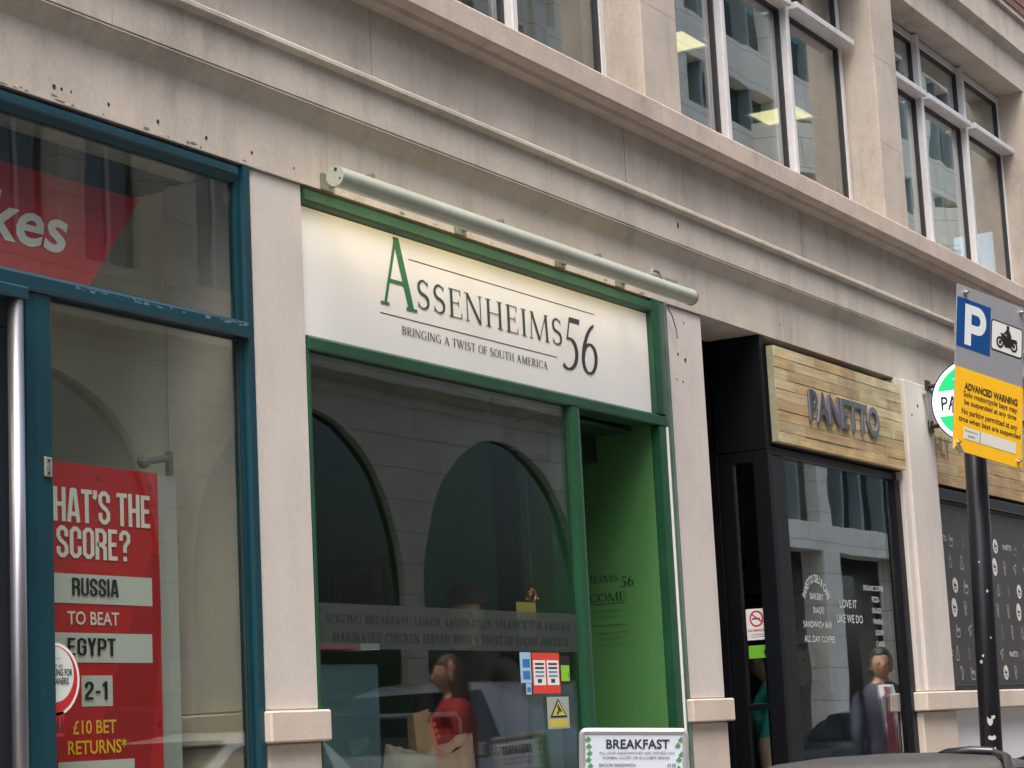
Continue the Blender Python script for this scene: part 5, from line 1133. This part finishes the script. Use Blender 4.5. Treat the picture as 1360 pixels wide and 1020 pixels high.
# ================================================================== PEOPLE
SKIN = mat('skin', (.50, .29, .21), .55); 
def person(label, P, H, face, top, trous, hair, hairlen=0, arm_pose=((.10, -.02), (.10, .02)), suit=False, skin=SKIN, stride=0.0, cap=None, sleeves=True):
    """P feet position, H height, face angle (direction looked at, radians from +X)"""
    P = Vector(P); t_ = thing('person', label, 'person', P); s = H/1.75
    cf_, sf_ = math.cos(face), math.sin(face)
    def W(x, y, z): return Vector((x*cf_-y*sf_, x*sf_+y*cf_, z))*s+P     # x forward, y left
    J = {}; E_ = []; rad = []
    def v(n_, x, y, z, r_): J[n_] = len(J); rad.append(((x, y, z), r_))
    v('pel', 0, 0, .95, .15); v('wst', 0, 0, 1.10, .135); v('chs', .01, 0, 1.30, .165); v('nkb', 0, 0, 1.45, .09); v('nk', .01, 0, 1.53, .055); v('hd', .02, 0, 1.58, .05)
    E_ += [('pel', 'wst'), ('wst', 'chs'), ('chs', 'nkb'), ('nkb', 'nk'), ('nk', 'hd')]
    for k, sg in (('L', 1), ('R', -1)):
        st_ = stride*sg; fx, fw = arm_pose[0 if sg > 0 else 1]
        v('hip'+k, 0, .09*sg, .90, .105); v('kne'+k, st_*.5, .10*sg, .50, .065); v('ank'+k, st_, .10*sg, .09, .045); v('toe'+k, st_+.16, .11*sg, .04, .04)
        v('cla'+k, 0, .11*sg, 1.415, .082); v('sho'+k, 0, .180*sg, 1.395, .066); v('elb'+k, fx, .215*sg, 1.14, .048); v('wri'+k, fx+fw, .20*sg, .90 if fw < .15 else 1.08, .033)
        E_ += [('pel', 'hip'+k), ('hip'+k, 'kne'+k), ('kne'+k, 'ank'+k), ('ank'+k, 'toe'+k), ('nkb', 'cla'+k), ('cla'+k, 'sho'+k), ('sho'+k, 'elb'+k), ('elb'+k, 'wri'+k)]
    me = bpy.data.meshes.new('body'); me.from_pydata([W(*p)-P for p, r_ in rad], [(J[a], J[b]) for a, b in E_], [])
    o = bpy.data.objects.new('body', me); C.objects.link(o)
    md = o.modifiers.new('s', 'SKIN'); 
    for i, (p, r_) in enumerate(rad): 
        sv = me.skin_vertices[0].data[i]; sv.radius = (r_*s*1.05, r_*s*.85) if r_ > .09 else (r_*s, r_*s); sv.use_root = (i == 0)
    sb = o.modifiers.new('d', 'SUBSURF'); sb.levels = 3; sb.render_levels = 3
    dg = bpy.context.evaluated_depsgraph_get(); nm = bpy.data.meshes.new_from_object(o.evaluated_get(dg))
    bpy.data.objects.remove(o); o = bpy.data.objects.new('body', nm); C.objects.link(o); o.parent = t_; WL[o.name] = P.copy()
    nm.materials.clear(); [nm.materials.append(q) for q in (skin, top, trous, BLACKS)]
    for p in nm.polygons:
        z = p.center.z/s; p.use_smooth = True
        p.material_index = 0 if z > 1.485 and (p.center.x**2+p.center.y**2)**.5/s < .078 else (1 if z > .93 else (2 if z > .08 else 3))
        lx = p.center.x*cf_+p.center.y*sf_; ly = (-p.center.x*sf_+p.center.y*cf_)/s
        if abs(ly) > .185 and z < .93+.02: p.material_index = 0 if z > .6 else 2
        if not sleeves and abs(ly) > .2 and z < 1.2: p.material_index = 0
    # head
    def hf(p):
        q = Vector(p); 
        if p.z < 0: q.x *= 1-.18*(-p.z/.12); q.y *= 1-.32*(-p.z/.12)
        fr_ = max(0, p.x)/.09
        if abs(p.y) < .025 and -.045 < p.z < .02: q.x += .022*(1-abs(p.y)/.025)*(1-(abs(p.z+.015)/.035)**2 if abs(p.z+.015) < .035 else 0)
        if p.z > 0: q.x -= 0
        return q
    hc = (.03, 0, 1.645)
    m_ = MB().sphere((0, 0, 0), (.098, .076, .120), 28, 20, fn=hf)
    for j in (1, -1): m_.sphere((-.005, .077*j, -.01), (.020, .010, .032), 8, 6)
    m_.v = [W(hc[0]+q.x, hc[1]+q.y, hc[2]+q.z) for q in m_.v]; hd = m_.build('head', skin, t_, smooth=True)
    for j in (1, -1):
        e = MB().sphere(W(hc[0]+.082, .030*j, hc[2]+.005), .012*s, 10, 8).build('eye', mat('eye_dark', (.05, .04, .035), .3), hd, smooth=True)
    e = MB().sphere((0, 0, 0), (.010, .026, .007), 10, 6); e.v = [W(hc[0]+.080+q.x, q.y, hc[2]-.058+q.z) for q in e.v]; e.build('mouth', mat('lip', (.35, .12, .10), .5), hd, smooth=True)
    # hair: a shell around the skull, longer behind
    vs = []; fs = []; nu, nv = 26, 12
    for i in range(nv+1):
        for j in range(nu):
            ph = 2*math.pi*j/nu; frontness = math.cos(ph); end = R(58) if frontness > .55 else (R(58)+(R(118)-R(58))*min(1, (.55-frontness)/.6))
            th = end*i/nv; x = .108*math.sin(th)*math.cos(ph); y = .088*math.sin(th)*math.sin(ph); z = .130*math.cos(th)
            if hairlen and frontness < .2: z -= hairlen*(i/nv)**2; x -= .02*(i/nv)
            k = 1+.03*math.sin(7*ph+i); vs.append(W(hc[0]-.006+x*k, y*k, hc[2]+.004+z))
    for i in range(nv):
        for j in range(nu): fs.append((i*nu+j, (i+1)*nu+j, (i+1)*nu+(j+1) % nu, i*nu+(j+1) % nu))
    obj('hair', vs, fs, hair, t_, smooth=True)
    if cap:
        m_ = MB().sphere((0, 0, 0), (.115, .095, .085), 20, 10, fn=lambda p: Vector((p.x, p.y, max(p.z, -.01)))); m_.v = [W(hc[0]-.004+q.x, q.y, hc[2]+.062+q.z) for q in m_.v]; m_.build('cap', cap, t_, smooth=True)
    # hands with fingers
    for k, sg in (('L', 1), ('R', -1)):
        (x, y, z), _ = rad[J['wri'+k]]; m_ = MB(); fw = arm_pose[0 if sg > 0 else 1][1]
        d = Vector((fw*.6+.12, 0, -1 if fw < .15 else -.15)).normalized(); sd_ = Vector((0, 1, 0)) if fw >= .15 else Vector((1, 0, 0)); up_ = d.cross(sd_)
        base = Vector((x, y, z)); m_.sphere((0, 0, 0), (1, 1, 1), 12, 8)
        m_.v = [base+d*(.045+q.z*.050)+sd_*q.x*.040+up_*q.y*.017 for q in m_.v]
        for fi, (o_, ln) in enumerate(((-.028, .062), (-.010, .075), (.010, .070), (.028, .055))):
            b0 = base+d*.075+sd_*o_; m_.tube([b0, b0+d*ln*.45+up_*.006*sg, b0+d*ln*.8+up_*.020*sg, b0+d*ln*.95+up_*.034*sg], [.0095, .009, .008, .006], 7)
        b0 = base+d*.02+sd_*.030; m_.tube([b0, b0+sd_*.025+d*.025, b0+sd_*.030+d*.055+up_*.012*sg], [.011, .010, .007], 7)
        m_.v = [W(*q) for q in m_.v]; m_.build('hand', skin, t_, smooth=True)
    if suit:
        sh, ti = suit
        def panel(nm_, pts, th, m):
            vs = [W(x+.035, y, z) for x, y, z in pts]; return obj(nm_, vs, [tuple(range(len(vs)))], m, t_)
        f = lambda z: .155 if z > 1.2 else .150
        panel('shirt_front', [(.100, .055, 1.50), (.172, .060, 1.40), (.182, .040, 1.20), (.170, .030, .98), (.170, -.050, .98), (.182, -.050, 1.20), (.172, -.060, 1.40), (.100, -.055, 1.50)], 0, sh)
        m_ = MB(); 
        for a, b in (((.120, 1.485, .020), (.186, 1.41, .024)), ((.186, 1.41, .024), (.196, 1.2, .034)), ((.196, 1.2, .034), (.186, 1.02, .046)), ((.186, 1.02, .046), (.184, .96, .004))):
            a = (a[0]+.035, a[1], a[2]); b = (b[0]+.035, b[1], b[2]); m_.add([W(a[0], a[2], a[1]), W(a[0], -a[2], a[1]), W(b[0], -b[2], b[1]), W(b[0], b[2], b[1])], [(0, 1, 2, 3)])
        m_.build('tie', ti, t_)
    return t_
HAIRB = mat('brown_hair', (.10, .055, .035), .6, nscale=80, var=.4); HAIRD = mat('dark_hair', (.02, .016, .014), .6); HAIRG = mat('grey_hair', (.22, .20, .19), .7, nscale=80, var=.3)
person('woman in red top with long brown hair, reflected in the sandwich shop glass', (10.49, -2.0, GZ+.006), 1.68, R(232), mat('red_jumper', (.34, .02, .02), .8), mat('navy_trousers', (.02, .022, .03), .8), HAIRB, hairlen=.22, arm_pose=((.02, .05), (-.04, .06)), stride=.16)
person('bearded man in dark suit, white shirt and maroon tie, reflected in the cafe window', (14.12, -.76, GZ+.006), 1.68, R(148), mat('navy_suit', (.028, .034, .058), .7), mat('navy_suit', (.028, .034, .058), .7), HAIRD, suit=(mat('white_shirt', (.62, .66, .74), .7), mat('maroon_tie', (.16, .035, .05), .6)))
person('person in a teal shirt standing at the left of the cafe window', (11.63, .58, GZ+.01), 1.66, R(120), mat('teal_shirt', (.03, .30, .28), .8), mat('black_apron', (.01, .01, .012), .8), HAIRD, sleeves=False)
person('customer in black clothes with one hand hanging low in the cafe', (13.02, .95, GZ+.01), 1.70, R(185), mat('black_jacket', (.010, .010, .012), .8), mat('black_trousers', (.010, .010, .012), .8), HAIRD)
person('shop worker in a dark cap standing in the dim sandwich shop', (8.62, .80, GZ+.01), 1.90, R(200), mat('dark_apron', (.03, .028, .025), .8), mat('dark_trousers', (.02, .02, .02), .8), HAIRB, cap=mat('dark_cap', (.05, .035, .035), .8))
